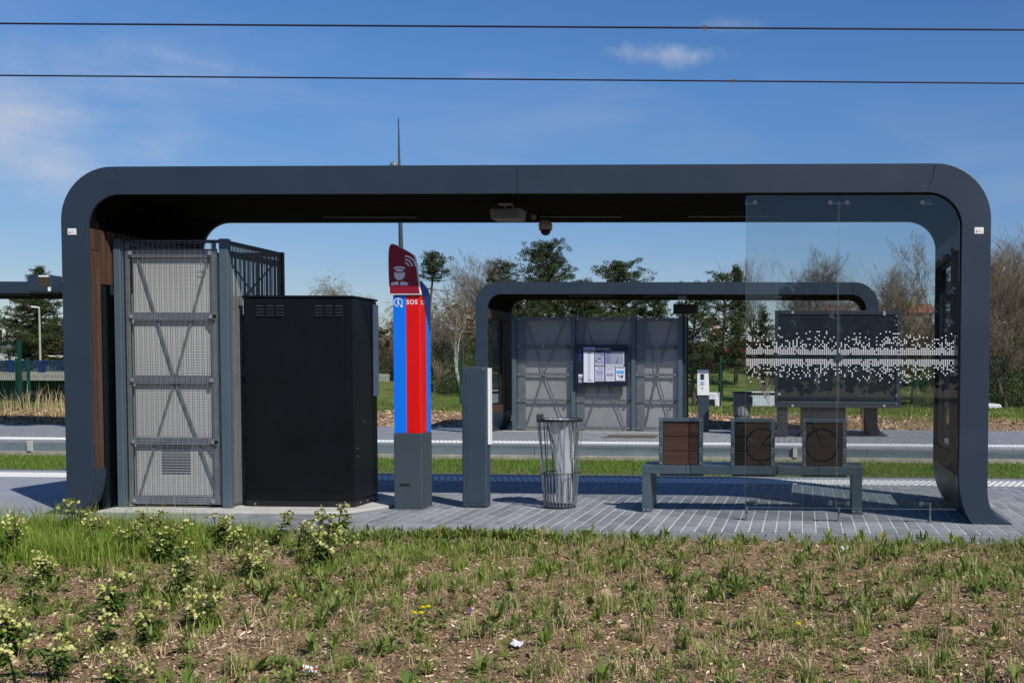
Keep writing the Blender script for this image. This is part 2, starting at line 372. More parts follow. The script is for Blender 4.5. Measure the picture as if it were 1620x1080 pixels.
# sunken road behind the fence
ROADM = mat('asphalt', (.055, .055, .058), .9, nscale=8, namp=.2, bump=.3, bscale=80)
sheet('road', np.array([-120., -40, 0, 40, 120]), np.array([44.6, 48, 51.6]), ROADM, lambda x, y: np.full_like(x, -1.66))

# ------------------------------------------------------------------ platforms
NP0, NP1 = 9.37, 14.25       # near platform, front and track edge
FP0, FP1 = 20.0, 26.0        # far platform
def platform(name, y0, y1, tact0, tact1, x0=-40, x1=30):
    b = MB(); b.box(x0, x1, y0, y1, -.45, -.004)
    o = build(b, name, JOINT, kind='structure'); return o
near_pf = platform('near_platform', NP0 + .02, NP1 - .03, 0, 0)
far_pf = platform('far_platform', FP0 + .03, FP1, 0, 0, -60, 40)
eb = MB(); eb.box(-40, 30, NP0 - .045, NP0 - .004, -.3, -.012); build(eb, 'edging_strip', SLABM, near_pf)
# pavers: narrow blocks laid lengthwise away from the tracks
PW, PL, GAP = .122, .50, .013
def paver_mesh(w, ln):
    b = MB(); b.box(-w / 2 + GAP / 2, w / 2 - GAP / 2, GAP / 2, ln - GAP / 2, -.05, 0)
    me = bpy.data.meshes.new('paver'); me.from_pydata(b.v, [], b.f); me.materials.append(PAVER)
    bm = bmesh.new(); bm.from_mesh(me)
    bmesh.ops.bevel(bm, geom=[e for e in bm.edges if all(v.co.z > -.01 for v in e.verts)], offset=.0025, segments=1, affect='EDGES')
    bmesh.ops.recalc_face_normals(bm, faces=bm.faces); bm.to_mesh(me); bm.free()
    return me
pm_full, pm_edge = paver_mesh(PW, PL), paver_mesh(PW, .30)
cells = []
xx = -7.0
i = 0
while xx < 6.5:
    cells.append((xx, NP0 + .0, .30, pm_edge))
    yy = NP0 + .30 - (i % 3) * PL / 3 * 0
    st = [0, .25, .12][i % 3]
    if st: cells.append((xx, yy, st, None)); yy += st
    while yy < 13.30:
        ln = min(PL, 13.34 - yy)
        if ln > .03: cells.append((xx, yy, ln, pm_full if ln > PL - .01 else None))
        yy += PL
    xx += PW; i += 1
rr = random.Random(3)
cnt = 0
left = MB()
def inview(x, y): return -6.95 < x < 2.3 * y / 9.5
order = sorted(range(len(cells)), key=lambda k: (0 if (cells[k][3] and inview(cells[k][0], cells[k][1]) and cells[k][0] > -5) else 1, cells[k][1] + abs(cells[k][0] + 1) * .02))
for k in order:
    x, y, ln, me = cells[k]
    if me is not None and cnt < 298:
        o = link('paver', me, near_pf, (x, y, rr.uniform(-.0015, .0015))); cnt += 1
    else:
        z = rr.uniform(-.0015, .0015)
        left.box(x - PW / 2 + GAP / 2, x + PW / 2 - GAP / 2, y + GAP / 2, y + ln - GAP / 2, -.05, z)
build(left, 'paver_field', PAVER2, near_pf, kind='stuff')
b = MB()
for k in range(12):
    b.box(-40 + k * 2.75, -40 + (k + 1) * 2.75 - .012, NP0, 11.35, -.05, 0); b.box(-40 + k * 2.75, -40 + (k + 1) * 2.75 - .012, 11.36, 13.34, -.05, 0)
build(b, 'smooth_slab_field', SLABM, near_pf, kind='stuff')
b = MB(); b.box(6.5, 30, NP0, 13.34, -.05, 0); build(b, 'smooth_slab', SLABM, near_pf)
b = MB()
fx = -20.; i = 0
while fx < 12:
    yy = 20.95 - [0, .17, .33][i % 3]
    while yy < 25.95:
        a0 = max(yy, 20.95); a1 = min(yy + PL, 25.97)
        if a1 - a0 > .03: b.box(fx - PW / 2 + .006, fx + PW / 2 - .006, a0 + .006, a1 - .006, -.05, rr.uniform(-.001, .002))
        yy += PL
    fx += PW; i += 1
build(b, 'paver_field', PAVER2, far_pf, kind='stuff')
b = MB(); b.box(-60, -20.07, 20.95, 25.97, -.05, 0); b.box(12.0, 40, 20.95, 25.97, -.05, 0); build(b, 'smooth_slab_field', SLABM, far_pf, kind='stuff')
def tactile(y0, y1, edge0, edge1, pf, x0, x1, kerb_y, sgn):
    """white studded warning strip, plain kerb stones and the face towards the track"""
    b = MB(); b.box(x0, x1, y0, y1, -.05, 0); build(b, 'warning_strip', SLABM, pf)
    v = []
    for r in range(5):
        yc = y0 + (r + .5) * (y1 - y0) / 5
        for k in range(int((x1 - x0) / .085)):
            xc = x0 + (k + .5 * (r % 2)) * .085
            c = np.array([[xc, yc, 0]]); R_ = .031; T = .019
            p = [(xc - R_, yc - R_, .001), (xc + R_, yc - R_, .001), (xc + R_, yc + R_, .001), (xc - R_, yc + R_, .001)]
            q = [(xc - T, yc - T, .008), (xc + T, yc - T, .008), (xc + T, yc + T, .008), (xc - T, yc + T, .008)]
            v.append(q)
            for s in range(4): v.append([p[s], p[(s + 1) % 4], q[(s + 1) % 4], q[s]])
    raw('warning_stud', np.array(v), None, TACT, parent=pf, kind='stuff')
    n = int((x1 - x0) / 1.0)
    kb = MB(); kb.box(0, .994, min(edge0, edge1), max(edge0, edge1), -.05, .002)
    first = None
    vis = [k for k in range(n) if -22 < x0 + k < 9]
    st = MB()
    for k in range(n):
        if k in vis:
            if first is None: first = build(kb, 'kerb_stone', SLABM, pf, (x0 + k, 0, 0), bevel=.006)
            else:
                c = first.copy(); C.objects.link(c); c.location = (x0 + k, 0, 0); c.parent = pf
        else: st.box(x0 + k, x0 + k + .994, min(edge0, edge1), max(edge0, edge1), -.05, .002)
    build(st, 'kerb_stone_run', SLABM, pf, kind='stuff')
    # face panels below, each 3 m, on a concrete footing
    fa, fb = (kerb_y, kerb_y + .05) if sgn < 0 else (kerb_y - .05, kerb_y)
    first = None
    off = .45
    for k in range(int((x1 - x0) / 3.2)):
        xa = x0 + k * 3.2 + off
        if -24 < xa < 9:
            if first is None:
                q = MB(); q.box(0, 3.19, fa, fb, -.20, -.052); first = build(q, 'face_panel', KERBM, pf, (xa, 0, 0), bevel=.004)
            else: c = first.copy(); C.objects.link(c); c.location = (xa, 0, 0); c.parent = pf
    q = MB(); q.box(x0, x1, fa + (-.05 if sgn < 0 else 0), fb + (0 if sgn < 0 else .05), -.45, -.202); build(q, 'footing', CONC2, pf, bevel=.01)
tactile(13.36, 13.95, 13.96, NP1, near_pf, -34, 20, NP1, 1)
tactile(20.36, 20.94, 20.0, 20.35, far_pf, -44, 28, FP0, -1)
b = MB(); b.box(-34, 20, 13.345, 13.358, -.05, -.004)
# two pale expansion posts in the far face, seen at the left and right
b = MB()
for px in (47, 1258, 1640):
    p = at(px, 705, 19.95); b.box(p.x - .04, p.x + .04, 19.925, 19.99, -.20, .004)
build(b, 'expansion_joint', CONC, far_pf)
# rusty drain grate on the far platform
b = MB(); x0 = at(960, 690, 22.6).x
for k in range(22): b.box(x0 + k * .05, x0 + k * .05 + .032, 22.2, 23.0, .001, .010)
b.box(x0 - .04, x0 + 1.12, 22.16, 22.2, .001, .012); b.box(x0 - .04, x0 + 1.12, 23.0, 23.04, .001, .012)
tag(build(b, 'drain_grate', RUST), 'rusty brown drain grate set in the far platform in front of the three panel enclosure', 'grate')

# ------------------------------------------------------------------ tram shelter
XL, XR, ZT = -7.24, 1.764, 3.40
SCX = (XL + XR) / 2; HW = (XR - XL) / 2; TH = .27; RO, RI = .52, .32
def path(out_r, inset, foot):
    """right half polyline (x, z) from foot to roof centre, local to the shelter centre"""
    xr = HW - inset; zt = ZT - inset
    pts = list(foot)
    for z in (.62, .65, 1.2, 2.28, 2.60, 2.64): pts.append((xr, z))
    for k in range(13):
        a = math.radians(90 * k / 12); pts.append((xr - out_r + out_r * math.cos(a), zt - out_r + out_r * math.sin(a)))
    pts += [(2.2, zt), (.003, zt)]
    return pts
def foot_o(i): return [(HW + .255 - i, 0 + .0), (HW + .15 - i, .045), (HW + .075 - i, .10), (HW + .03 - i, .165), (HW + .008 - i, .24), (HW - i, .32), (HW - i, .42)]
def foot_i(i): return [(HW - i + .14, 0), (HW - i + .10, .045), (HW - i + .065, .11), (HW - i + .035, .19), (HW - i + .014, .28), (HW - i + .003, .36), (HW - i, .45)]
OUT = path(RO, 0, foot_o(0)); INN = path(RI, TH, foot_i(TH))
OUT2 = path(RO - .004, .004, foot_o(.004)); MID = path(RI + .05, TH - .055, foot_i(TH - .055)); SLI = path(RI, TH + .0, foot_i(TH)); SLO = path(RI + .03, TH - .035, foot_i(TH - .035))
npt = len(OUT)
def ring(b, A, B, i0, i1, y0, y1, sgn=1, mi=0, gap=0):
    """solid between polylines A and B from index i0 to i1, between depths y0 and y1"""
    idx = list(range(i0, i1 + 1)); n = len(idx); vs = []
    for y in (y0, y1):
        for i in idx: vs.append((A[i][0] * sgn, y, A[i][1]))
        for i in idx: vs.append((B[i][0] * sgn, y, B[i][1]))
    fs = []
    for k in range(n - 1):
        fs += [(k, k + 1, n + k + 1, n + k), (2 * n + k, 3 * n + k, 3 * n + k + 1, 2 * n + k + 1), (k, 2 * n + k, 2 * n + k + 1, k + 1), (n + k, n + k + 1, 3 * n + k + 1, 3 * n + k)]
    fs += [(0, n, 3 * n, 2 * n), (n - 1, 3 * n - 1, 4 * n - 1, 2 * n - 1)]
    b.add(vs, fs, mi)
I65, I26, ICORN = 8, 11, 13 + 12          # indices of z = .65, z = 2.60 and the end of the corner arc
def shift_end(P, i, d):                   # copy of a polyline with point i moved in x, leaves an open joint
    Q = list(P); Q[i] = (Q[i][0] + d, Q[i][1]); return Q
def up13(P): return [(p[0], p[1] + (.004 if i == 13 else 0)) for i, p in enumerate(P)]
def make_shelter(name, label, loc, rz, screens=True, group='tram stop shelters'):
    t = thing(name, label, 'tram shelter', loc, rz, group)
    # fascia, four panels at the front and four at the back
    for y0, y1 in ((-1.0, -.972), (.95, 1.0)):
        for s in (1, -1):
            b = MB(); ring(b, OUT, INN, 0, ICORN, y0, y1, s); build(b, 'fascia_panel', ANTH, t, bevel=.003)
            A = shift_end(OUT, ICORN, -.006); B = shift_end(INN, ICORN, 0)
            b = MB(); ring(b, A, [(min(p[0], A[ICORN][0]) if i >= ICORN else p[0], p[1]) for i, p in enumerate(INN)], ICORN, npt - 1, y0, y1, s)
            build(b, 'fascia_panel', ANTH, t, bevel=.003)
    # outer skin: roof, legs, cut out for the window of the right leg
    b = MB()
    ring(b, OUT2, MID, I26, npt - 1, -.972, .95, 1); ring(b, OUT2, MID, I65, I26, -.972, -.23, 1); ring(b, OUT2, MID, I65, I26, .93, .95, 1)
    ring(b, OUT2, MID, 0, I65, -.972, .95, 1); ring(b, OUT2, MID, 0, npt - 1, -.972, .95, -1)
    build(b, 'outer_skin', ANTH, t)
    b = MB(); b.box(-.003, .003, -.97, .945, ZT - .2, ZT - .02); build(b, 'roof_joint', BLACK, t)
    # wooden slats following the inside
    n = 24; pitch = 1.92 / n
    for k in range(n):
        y0 = -.972 + pitch * (k + .10); y1 = y0 + pitch * .68
        win = not (y1 < -.23 or y0 > .93)
        for s in (1, -1):
            b = MB()
            w_ = win if s > 0 else not (y1 < -.80 or y0 > .25)
            if w_:
                if s > 0: ring(b, SLO, SLI, 6, I65 - 1, y0, y1, s); build(b, 'slat', WOOD, t); b = MB()
                lo = I26 if s > 0 else I26 - 1
                ring(b, SLO, SLI, lo, 13, y0, y1, s); build(b, 'slat', WOOD, t)
            else:
                ring(b, SLO, SLI, 6, I26, y0, y1, s); build(b, 'slat', WOOD, t); b = MB()
                up_ = lambda P: [(p[0], p[1] + (.008 if i == I26 else 0)) for i, p in enumerate(P)]
                ring(b, up_(SLO), up_(SLI), I26, 13, y0, y1, s); build(b, 'slat', WOOD, t)
            b = MB(); ring(b, up13(SLO), up13(SLI), 13, npt - 1, y0, y1, s); build(b, 'roof_slat', ROOFW, t)
    xi = HW - TH
    for s in (1, -1):
        b = MB(); ring(b, SLO, [(p[0] - .004, p[1]) for p in SLI], 0, 6, -.965, .94 if s > 0 else -.81, s); build(b, 'skirting', ANTH, t)
    b = MB(); b.box(-xi - .05, -xi - .02, -.80, .245, .02, 2.275); g = build(b, 'wall_shade_panel', BOXBL, t)  # black panel added in place of deep shade over the left wall slats
    b = MB(); b.box(-xi - .018, -xi - .010, -.795, .24, .03, 2.27); build(b, 'shade_panel_glass', GLASSD, g)  # glossy cover of the added shade panel
    # window of the right leg
    b = MB(); b.box(xi + .06, xi + .072, -.22, .92, .66, 2.59); g = build(b, 'side_window', GLASSD, t)
    fr = MB()
    fr.box(xi + .045, xi + .085, -.235, .93, .648, .672); fr.box(xi + .045, xi + .085, -.235, .93, 2.575, 2.60)
    fr.box(xi + .045, xi + .085, -.235, -.21, .672, 2.575); fr.box(xi + .045, xi + .085, .905, .93, .672, 2.575)
    build(fr, 'window_frame', DARKM, g)
    # narrow strip lights under the roof
    for xa, xb in ((-2.58, -1.53), (-.15, .75), (1.48, 2.5)):
        b = MB(); b.box(xa, xb, .48, .50, ZT - TH - .012, ZT - TH - .002); build(b, 'strip_light', STEELG, t)
    for s in (1, -1):
        b = MB(); x = 4.39 * s; b.box(x - .042, x + .042, -1.004, -1.0005, 2.742, 2.802)
        st = build(b, 'warning_sticker', WHITE, t)
        b = MB(); b.add([(x - .032, -1.006, 2.755), (x - .010, -1.006, 2.755), (x - .021, -1.006, 2.778)], [(0, 1, 2)]); b2 = build(b, 'red_triangle', REDINK, st)
        b = MB()
        for q in range(3): b.box(x - .004, x + .034 - .008 * q, -1.006, -1.0045, 2.758 + q * .010, 2.762 + q * .010)
        build(b, 'small_print', LGREY, st)
    return t
near = make_shelter('tram_shelter', 'near anthracite tram shelter with curved corners, large and framing the whole photo', (SCX, 11.0, 0), 0)
far = dup(near, (-2.83, 24.3, 0), math.pi, 'far tram shelter across the tracks, over the three panel enclosure and poster case')
lf = dup(near, (-20.6, 24.3, 0), math.pi, 'tram shelter whose flat roof pokes in at the left edge, pine tree below it')

# glass wind screens at the right of the near shelter
def arc_pts(cx, cz, r, a0, a1, n=12):
    return [(cx + r * math.cos(math.radians(a0 + (a1 - a0) * k / n)), cz + r * math.sin(math.radians(a0 + (a1 - a0) * k / n))) for k in range(n + 1)]
gx0, gx1, gx2, gt = -.54, .337, 1.478, 3.112
rg = .30
t = thing('glass_screen', 'clear glass wind screen with a band of white dots at the near shelter', 'glass screen', (.4, 10.05, 0))
poly1 = [(gx0, .135), (gx1 - .004, .135), (gx1 - .004, gt), (gx0, gt)]
poly2 = [(gx1 + .004, .135), (gx2 + .02, .135), (gx2, .30), (gx2, gt - rg)] + arc_pts(gx2 - rg, gt - rg, rg, 0, 90)[1:] + [(gx1 + .004, gt)]
for poly in (poly1, poly2):
    b = MB(); b.prism(poly, 10.05, 10.06); build(b, 'pane', GLASS, t, off=(.4, 10.05, 0))
b = MB()
edge = [(gx2 + .022, .30), (gx2 + .010, gt - rg)] + [(a + .008, c + .008) for a, c in arc_pts(gx2 - rg, gt - rg, rg, 0, 90)] + [(gx0, gt + .008)]
b.tube([(a, 10.055, c) for a, c in edge], .006, 4)
build(b, 'rubber_gasket', BLACK, t, off=(.4, 10.05, 0))
GEDGE = mat('pale_glass_edge', (.13, .17, .18), .3, nscale=3, namp=.05)
b = MB()
for x in (gx0 - .001, gx1 - .0035, gx1 + .0035): b.box(x - .001, x + .001, 10.0502, 10.0598, .135, gt)
b.box(gx0, gx2, 10.0502, 10.0598, .132, .1348)
build(b, 'polished_edge', GEDGE, t, off=(.4, 10.05, 0))
CLAMPM = mat('clamp_steel', (.10, .12, .14), .35, .6, nscale=5, namp=.15)
def fixing(px, py, armdir, nm='clamp'):
    p = at(px, py, 10.045); b = MB()
    b.lathe((p.x, 10.035, p.z), [(.0, 0), (.020, 0), (.024, .004), (.024, .014), (0, .014)], 20, axis='y')
    b.lathe((p.x, 10.061, p.z), [(.0, 0), (.024, 0), (.024, .012), (0, .012)], 20, axis='y')
    b.bar((p.x, 10.075, p.z), (p.x + armdir * .085, 10.085, p.z + .0), .02, .02)
    b.bar((p.x + armdir * .085, 10.085, p.z - .012), (p.x + armdir * .085, 10.085, p.z + (.04 if py < 500 else -.03)), .018, .018)
    build(b, nm, CLAMPM, t, off=(.4, 10.05, 0), smooth=False)
for px, py, ad in ((1194, 321, -1), (1313, 321, 1), (1340, 321, -1), (1459, 321, 1), (1196, 795, -1), (1313, 796, 1), (1341, 796, -1), (1457, 797, 1)): fixing(px, py, ad)
p = at(1327, 565, 10.04)
b = MB(); b.lathe((p.x, 10.030, p.z), [(0, 0), (.034, 0), (.038, .005), (.038, .018), (0, .018)], 20, axis='y'); build(b, 'centre_clamp', ANTH, t, off=(.4, 10.05, 0))
for px in (1181, 1327, 1471):
    p = at(px, 823, 10.1); b = MB(); b.tube([(p.x, 10.10, 0), (p.x, 10.10, .19)], .011, 8); b.tube([(p.x, 10.10, 0), (p.x, 10.10, .012)], .03, 10)
    build(b, 'floor_post', STEELG, t, off=(.4, 10.05, 0))
# printed dots
DX = .01765; r0 = .0064; zc = 1.583
W_, D_ = MB(), MB(); rd = random.Random(11)
ncol = int((gx2 - gx0) / DX)
hgt = [0] * ncol
for c in range(ncol):
    x = gx0 + .012 + c * DX
    env = 6.5 + 4.5 * (.5 + .5 * math.sin(x * 9 + 1.1 * math.sin(x * 4))) * rd.uniform(.6, 1.1)
    for s in (1, -1):
        for k in range(1, 19):
            z = zc + s * (.010 + k * DX * (1.0 if k < 5 else 1.0))
            if k <= 3: pr = .965
            elif k == 4: pr = .72
            elif k < 14: pr = .36 * max(0, 1 - (k - 4) / (env + 1.5)) + (.06 if k < env else .0)
            else: pr = 0
            if math.sin(c * .7 + k * 1.9 * s) * math.sin(c * .31 - k) > .45 and k > 4: pr *= 1.7
            if k in (4, 5) and (c + k) % 2: pr *= .8
            if abs(x - gx1) < .006: continue
            if (x - (gx1 + .0)) ** 2 + (z - p.z) ** 2 < 0: continue
            if rd.random() < pr: W_.disc((x, 10.0485, z), r0, 8)
            elif k > 7 and rd.random() < (.07 if k < 17 else .04): D_.disc((x, 10.0485, z), r0 * .8, 6)
wd = build(W_, 'white_dot_pattern', mat('white_ceramic_dot', (.82, .82, .84), .4, nscale=3, namp=.03), t, off=(.4, 10.05, 0), kind='stuff')
build(D_, 'dark_dot_pattern', BLACK, t, off=(.4, 10.05, 0), kind='stuff')

# ------------------------------------------------------------------ equipment under the roof
p = at(803, 341, 10.6); ZU = ZT - TH
t = thing('projector', 'grey box shaped projector hanging under the near shelter roof', 'projector', (p.x, 10.6, ZU - .002))
b = MB(); b.prism([(-.160, -.062), (.160, -.055), (.145, -.165), (-.145, -.168)], -.09, .14); build(b, 'body', mat('projector_grey', (.16, .165, .175), .5, nscale=3, namp=.08), t, bevel=.012)
b = MB(); b.box(-.09, .05, -.03, .03, -.012, 0); b.bar((-.02, -.02, -.01), (-.02, -.02, -.06), .02, .02); b.bar((.035, -.02, -.012), (.08, -.02, -.055), .010)
build(b, 'ceiling_bracket', ALU, t)
b = MB(); b.box(-.11, .11, -.098, -.09, -.155, -.075); build(b, 'front_lens_panel', mat('projector_face', (.10, .105, .11), .3, nscale=4, namp=.1), t)
p = at(863, 352, 11.78)
t = thing('dome_camera', 'cream dome security camera hanging from the near shelter roof edge', 'security camera', (p.x, 11.78, ZU - .002))
b = MB(); b.lathe((0, 0, 0), [(.05, 0), (.068, -.03), (.078, -.055), (.074, -.11), (.0, -.11)][::-1], 20); build(b, 'housing', CREAM, t, smooth=False)
b = MB(); b.lathe((0, 0, 0), [(.0, -.172), (.03, -.165), (.05, -.145), (.062, -.112), (0, -.1105)], 20); build(b, 'dome', mat('smoked_dome', (.01, .01, .012), .12, nscale=3, namp=.1), t, smooth=True)
p = at(844, 345, 11.35)
b = MB(); b.lathe((0, 0, 0), [(.0, -.055), (.018, -.05), (.03, -.03), (.032, 0), (0, 0)], 14); o = build(b, 'motion_sensor', mat('sensor_grey', (.12, .12, .115), .4, nscale=3, namp=.1), None, (p.x, 11.35, ZU - .003)); tag(o, 'small rounded grey sensor between the projector and the dome camera', 'sensor')

# ------------------------------------------------------------------ mesh enclosure (near)
CB = MB(); CB.prism([(-6.98, 10.06), (-4.70, 10.12), (-4.50, 10.22), (-4.26, 10.72), (-4.24, 11.7), (-6.98, 11.7)], .0, .032, plane='xy')
tag(build(CB, 'concrete_plinth', CONC, bevel=.008), 'pale concrete plinth under the mesh enclosure and the black cabinet', 'plinth')
def lattice(b, x0, x1, z0, z1, y, dx, dz, r):
    k = 0; x = x0
    while x <= x1: b.box(x - r, x + r, y - r, y + r, z0, z1); x += dx
    z = z0
    while z <= z1: b.box(x0, x1, y - 3 * r, y - r - .0003, z - r, z + r); z += dz
cx0, cx1, cy0, cy1, ct = -6.945, -5.765, 10.33, 11.5, 2.735
t = thing('mesh_enclosure', 'tall grey wire mesh enclosure at the left beside the black ticket machine', 'equipment enclosure', ((cx0 + cx1) / 2, cy0, .032)); O = (t.location.x, cy0, .032)
for xa, ya, w in ((cx0, cy0, .07), (cx1 - .09, cy0, .09)):
    b = MB(); b.box(xa, xa + w, ya, ya + .07, .033, ct + .01); build(b, 'post', POSTG, t, off=O, bevel=.006)
for xa, ya in ((cx1 - .06, cy1 - .05), (cx0, cy1 - .05)):
    b = MB(); b.box(xa, xa + .06, ya, ya + .05, .033, ct); build(b, 'post', DARKM, t, off=O, bevel=.004)
fx0, fx1 = cx0 + .085, cx1 - .10
b = MB(); lattice(b, fx0, fx1, .07, ct - .012, cy0 + .012, .054, .0265, .0011); build(b, 'front_mesh', WIRE, t, off=O)
z_ = [.10, .70, 1.325, 1.965, 2.60]
for k, z in enumerate(z_):
    b = MB(); b.box(fx0 + .05, fx1 - .03, cy0 + .035, cy0 + .05, z - .035, z + .045); build(b, 'rail', STEELG, t, off=O)
    for x in (fx0 + .085, fx1 - .085):
        q = MB(); q.box(x - .02, x + .02, cy0 + .003, cy0 + .0065, z - .02, z + .025); c = build(q, 'clamp_plate', ALU, t, off=O)
        q = MB(); q.lathe((x, cy0 - .002, z), [(0, 0), (.007, 0), (.007, .005), (0, .005)], 8, axis='y'); build(q, 'bolt', BOLT, c, off=O)
xm = (fx0 + fx1) / 2
for (p1, p2) in (((fx0 + .12, z_[4]), (xm, z_[2])), ((fx1 - .12, z_[4]), (xm, z_[2])), ((fx0 + .10, .12), (xm, z_[2])), ((fx1 - .06, .12), (xm, z_[2]))):
    b = MB(); b.bar((p1[0], cy0 + .06, p1[1]), (p2[0], cy0 + .06, p2[1]), .03, .008, up=(0, 1, 0)) if False else b.bar((p1[0], cy0 + .06, p1[1]), (p2[0], cy0 + .06, p2[1]), .026, .006, up=(0, 1, 0))
    build(b, 'diagonal_brace', STEELG, t, off=O)
b = MB()
for x in (fx0 + .045, fx1 - .055): b.box(x - .02, x + .02, cy0 + .022, cy0 + .034, .07, ct - .02)
build(b, 'door_stile', STEELG, t, off=O)
# ribbed inner panels between the rails
for k in range(4):
    za, zb = z_[k] + .05, z_[k + 1] - .04
    b = MB(); b.box(fx0 + .07, fx1 - .04, cy0 + .095, cy0 + .12, za - .008, zb + .008)
    x = fx0 + .074
    while x < fx1 - .05: b.box(x, min(x + .048, fx1 - .042), cy0 + .078, cy0 + .095, za - .006, zb + .006); x += .054
    build(b, 'ribbed_panel', PANELG, t, off=O)
b = MB()
for k in range(11): b.bar((xm - .16, cy0 + .078, .37 + k * .028), (xm + .14, cy0 + .078, .37 + k * .028), .026, .006, up=(0, .8, .6))
build(b, 'vent_louvre', STEELG, t, off=O)
for z in (.70, 1.965):
    b = MB(); b.lathe((cx1 - .135, cy0 - .022, z), [(.006, 0), (.020, .002), (.020, .012), (.008, .014), (0, .02)], 12, axis='y'); build(b, 'padlock', BLACK, t, off=O)
b = MB(); b.tube([(fx1 - .145 + .03 * math.cos(a * math.pi / 6), cy0 + .0, 2.51 + .03 * math.sin(a * math.pi / 6)) for a in range(13)], .0025, 5, cap=False); build(b, 'wire_ring', ALU, t, off=O)
# right side: upright pickets, a rail mesh and cross braces behind
y = cy0 + .09; first = None
while y < cy1 - .06:
    if first is None:
        b = MB(); b.box(.008, .012, 0, .012, .04, ct - .02 - .032); first = build(b, 'picket', WIRE, t, (cx1 - O[0] - .03, y - O[1], 0))
    else: c = first.copy(); C.objects.link(c); c.parent = t; c.location = (cx1 - O[0] - .03, y - O[1], 0)
    y += .035
b = MB()
for k in range(120): b.box(cx1 - .020, cx1 - .0175, cy0 + .09, cy1 - .06, .08 + k * .022, .0822 + k * .022)
for k in range(72): b.box(cx1 - .017, cx1 - .0145, cy0 + .09 + k * .0143, cy0 + .0922 + k * .0143, .05, ct - .03)
build(b, 'side_mesh_wires', WIRE, t, off=O)
for z in z_:
    b = MB(); b.box(cx1 - .055, cx1 - .045, cy0 + .07, cy1 - .05, z - .03, z + .04); build(b, 'side_rail', DARKM, t, off=O)
b = MB()
for z in (): b.box(cx1 - .055, cx1 - .045, cy0 + .07, cy1 - .05, z - .03, z + .04)
b.box(cx1 - .05, cx1 - .01, cy0 + .07, cy1 - .05, ct - .045, ct - .005); b.box(cx0 + .01, cx1 - .01, cy1 - .045, cy1 - .01, ct - .05, ct - .005); b.box(cx0 + .01, cx0 + .05, cy0 + .07, cy1 - .05, ct - .05, ct - .005)
b.box(cx0 + .07, cx1 - .09, cy0 + .02, cy0 + .05, ct - .03, ct)
build(b, 'top_frame', DARKM, t, off=O)
b = MB()
for k in range(4): b.bar((cx1 - .08, cy0 + .1, z_[k]), (cx1 - .08, cy1 - .08, z_[k + 1]), .02, .006, up=(1, 0, 0)); b.bar((cx1 - .09, cy1 - .08, z_[k]), (cx1 - .09, cy0 + .1, z_[k + 1]), .02, .006, up=(1, 0, 0))
build(b, 'side_brace', DARKM, t, off=O)
b = MB(); k = 0
x = cx0 + .08
while x < cx1 - .08: b.box(x, x + .012, cy1 - .04, cy1 - .02, .04, ct - .03); x += .05
build(b, 'rear_picket_row', DARKM, t, off=O)
b = MB(); b.box(cx0 + .1, cx1 - .12, cy0 + .12, cy0 + .5, .05, 2.2); b.box(cx0 + .1, cx1 - .30, cy0 + .5, cy0 + 1.05, .05, 1.95); build(b, 'inner_cabinet', PANELG, t, off=O, bevel=.01)

# ------------------------------------------------------------------ black cabinet / ticket machine
t = thing('ticket_machine', 'black enamelled ticket machine cabinet seen from behind with a white front edge', 'ticket machine', (-5.12, 10.5, .032)); O = (-5.12, 10.5, .032)
b = MB(); b.box(-5.705, -4.565, 10.5, 11.10, .10, 2.165); build(b, 'body', BOXBL, t, off=O, bevel=.008)
b = MB(); b.box(-5.715, -4.555, 10.49, 11.11, 2.168, 2.19); build(b, 'lid', BOXBL, t, off=O, bevel=.005)
b = MB(); b.box(-5.70, -4.56, 10.496, 11.105, .034, .097); build(b, 'base', BLACK, t, off=O, bevel=.004)
b = MB(); b.box(-5.69, -4.655, 10.492, 10.499, .20, 2.12); d = build(b, 'rear_door', BOXBL, t, off=O, bevel=.003)
for gxx in (-5.56, -4.95):
    for c in range(3):
        for r in range(4):
            q = MB(); xx = gxx + c * .105; zz = 1.985 + r * .030
            q.prism([(10.4915, zz), (10.476, zz - .002), (10.4915, zz + .014)], xx, xx + .075, plane='yz')
            build(q, 'louvre', DARKM, d, off=O)
b = MB(); b.box(-4.563, -4.540, 10.98, 11.09, 1.16, 2.13); build(b, 'white_front_panel', WHITE, t, off=O, bevel=.006)
b = MB()
for z, yv in ((.63, 10.52), (.55, 10.53), (.9, 10.7)): b.lathe((-4.561, yv + .05, z), [(0, 0), (.006, 0), (.006, .004), (0, .004)], 8)
for px in (-5.6, -4.62, -4.75): b.lathe((px, 10.486, .06), [(0, 0), (.006, 0), (.006, .01), (0, .01)], 8, axis='y')
for yv in (10.62, 10.8, 10.95, 11.05): b.lathe((-4.556, yv, .065), [(0, 0), (.007, 0), (.007, .007), (0, .007)], 8)
build(b, 'screw', BOLT, t, off=O)

# ------------------------------------------------------------------ text helper
def text_mesh(body, size, mt, name, parent, loc, off=.0, ext=.0, align='LEFT', rot=(math.pi / 2, 0, 0)):
    cu = bpy.data.curves.new(name, 'FONT'); cu.body = body; cu.size = size; cu.offset = off; cu.extrude = ext; cu.align_x = align; cu.resolution_u = 3; cu.space_character = 1.12
    tmp = bpy.data.objects.new('tmp', cu); C.objects.link(tmp)
    dg = bpy.context.evaluated_depsgraph_get(); me = bpy.data.meshes.new_from_object(tmp.evaluated_get(dg)); bpy.data.objects.remove(tmp)
    me.name = name; me.materials.clear(); me.materials.append(mt)
    o = link(name, me, parent, loc); o.rotation_euler = rot; return o

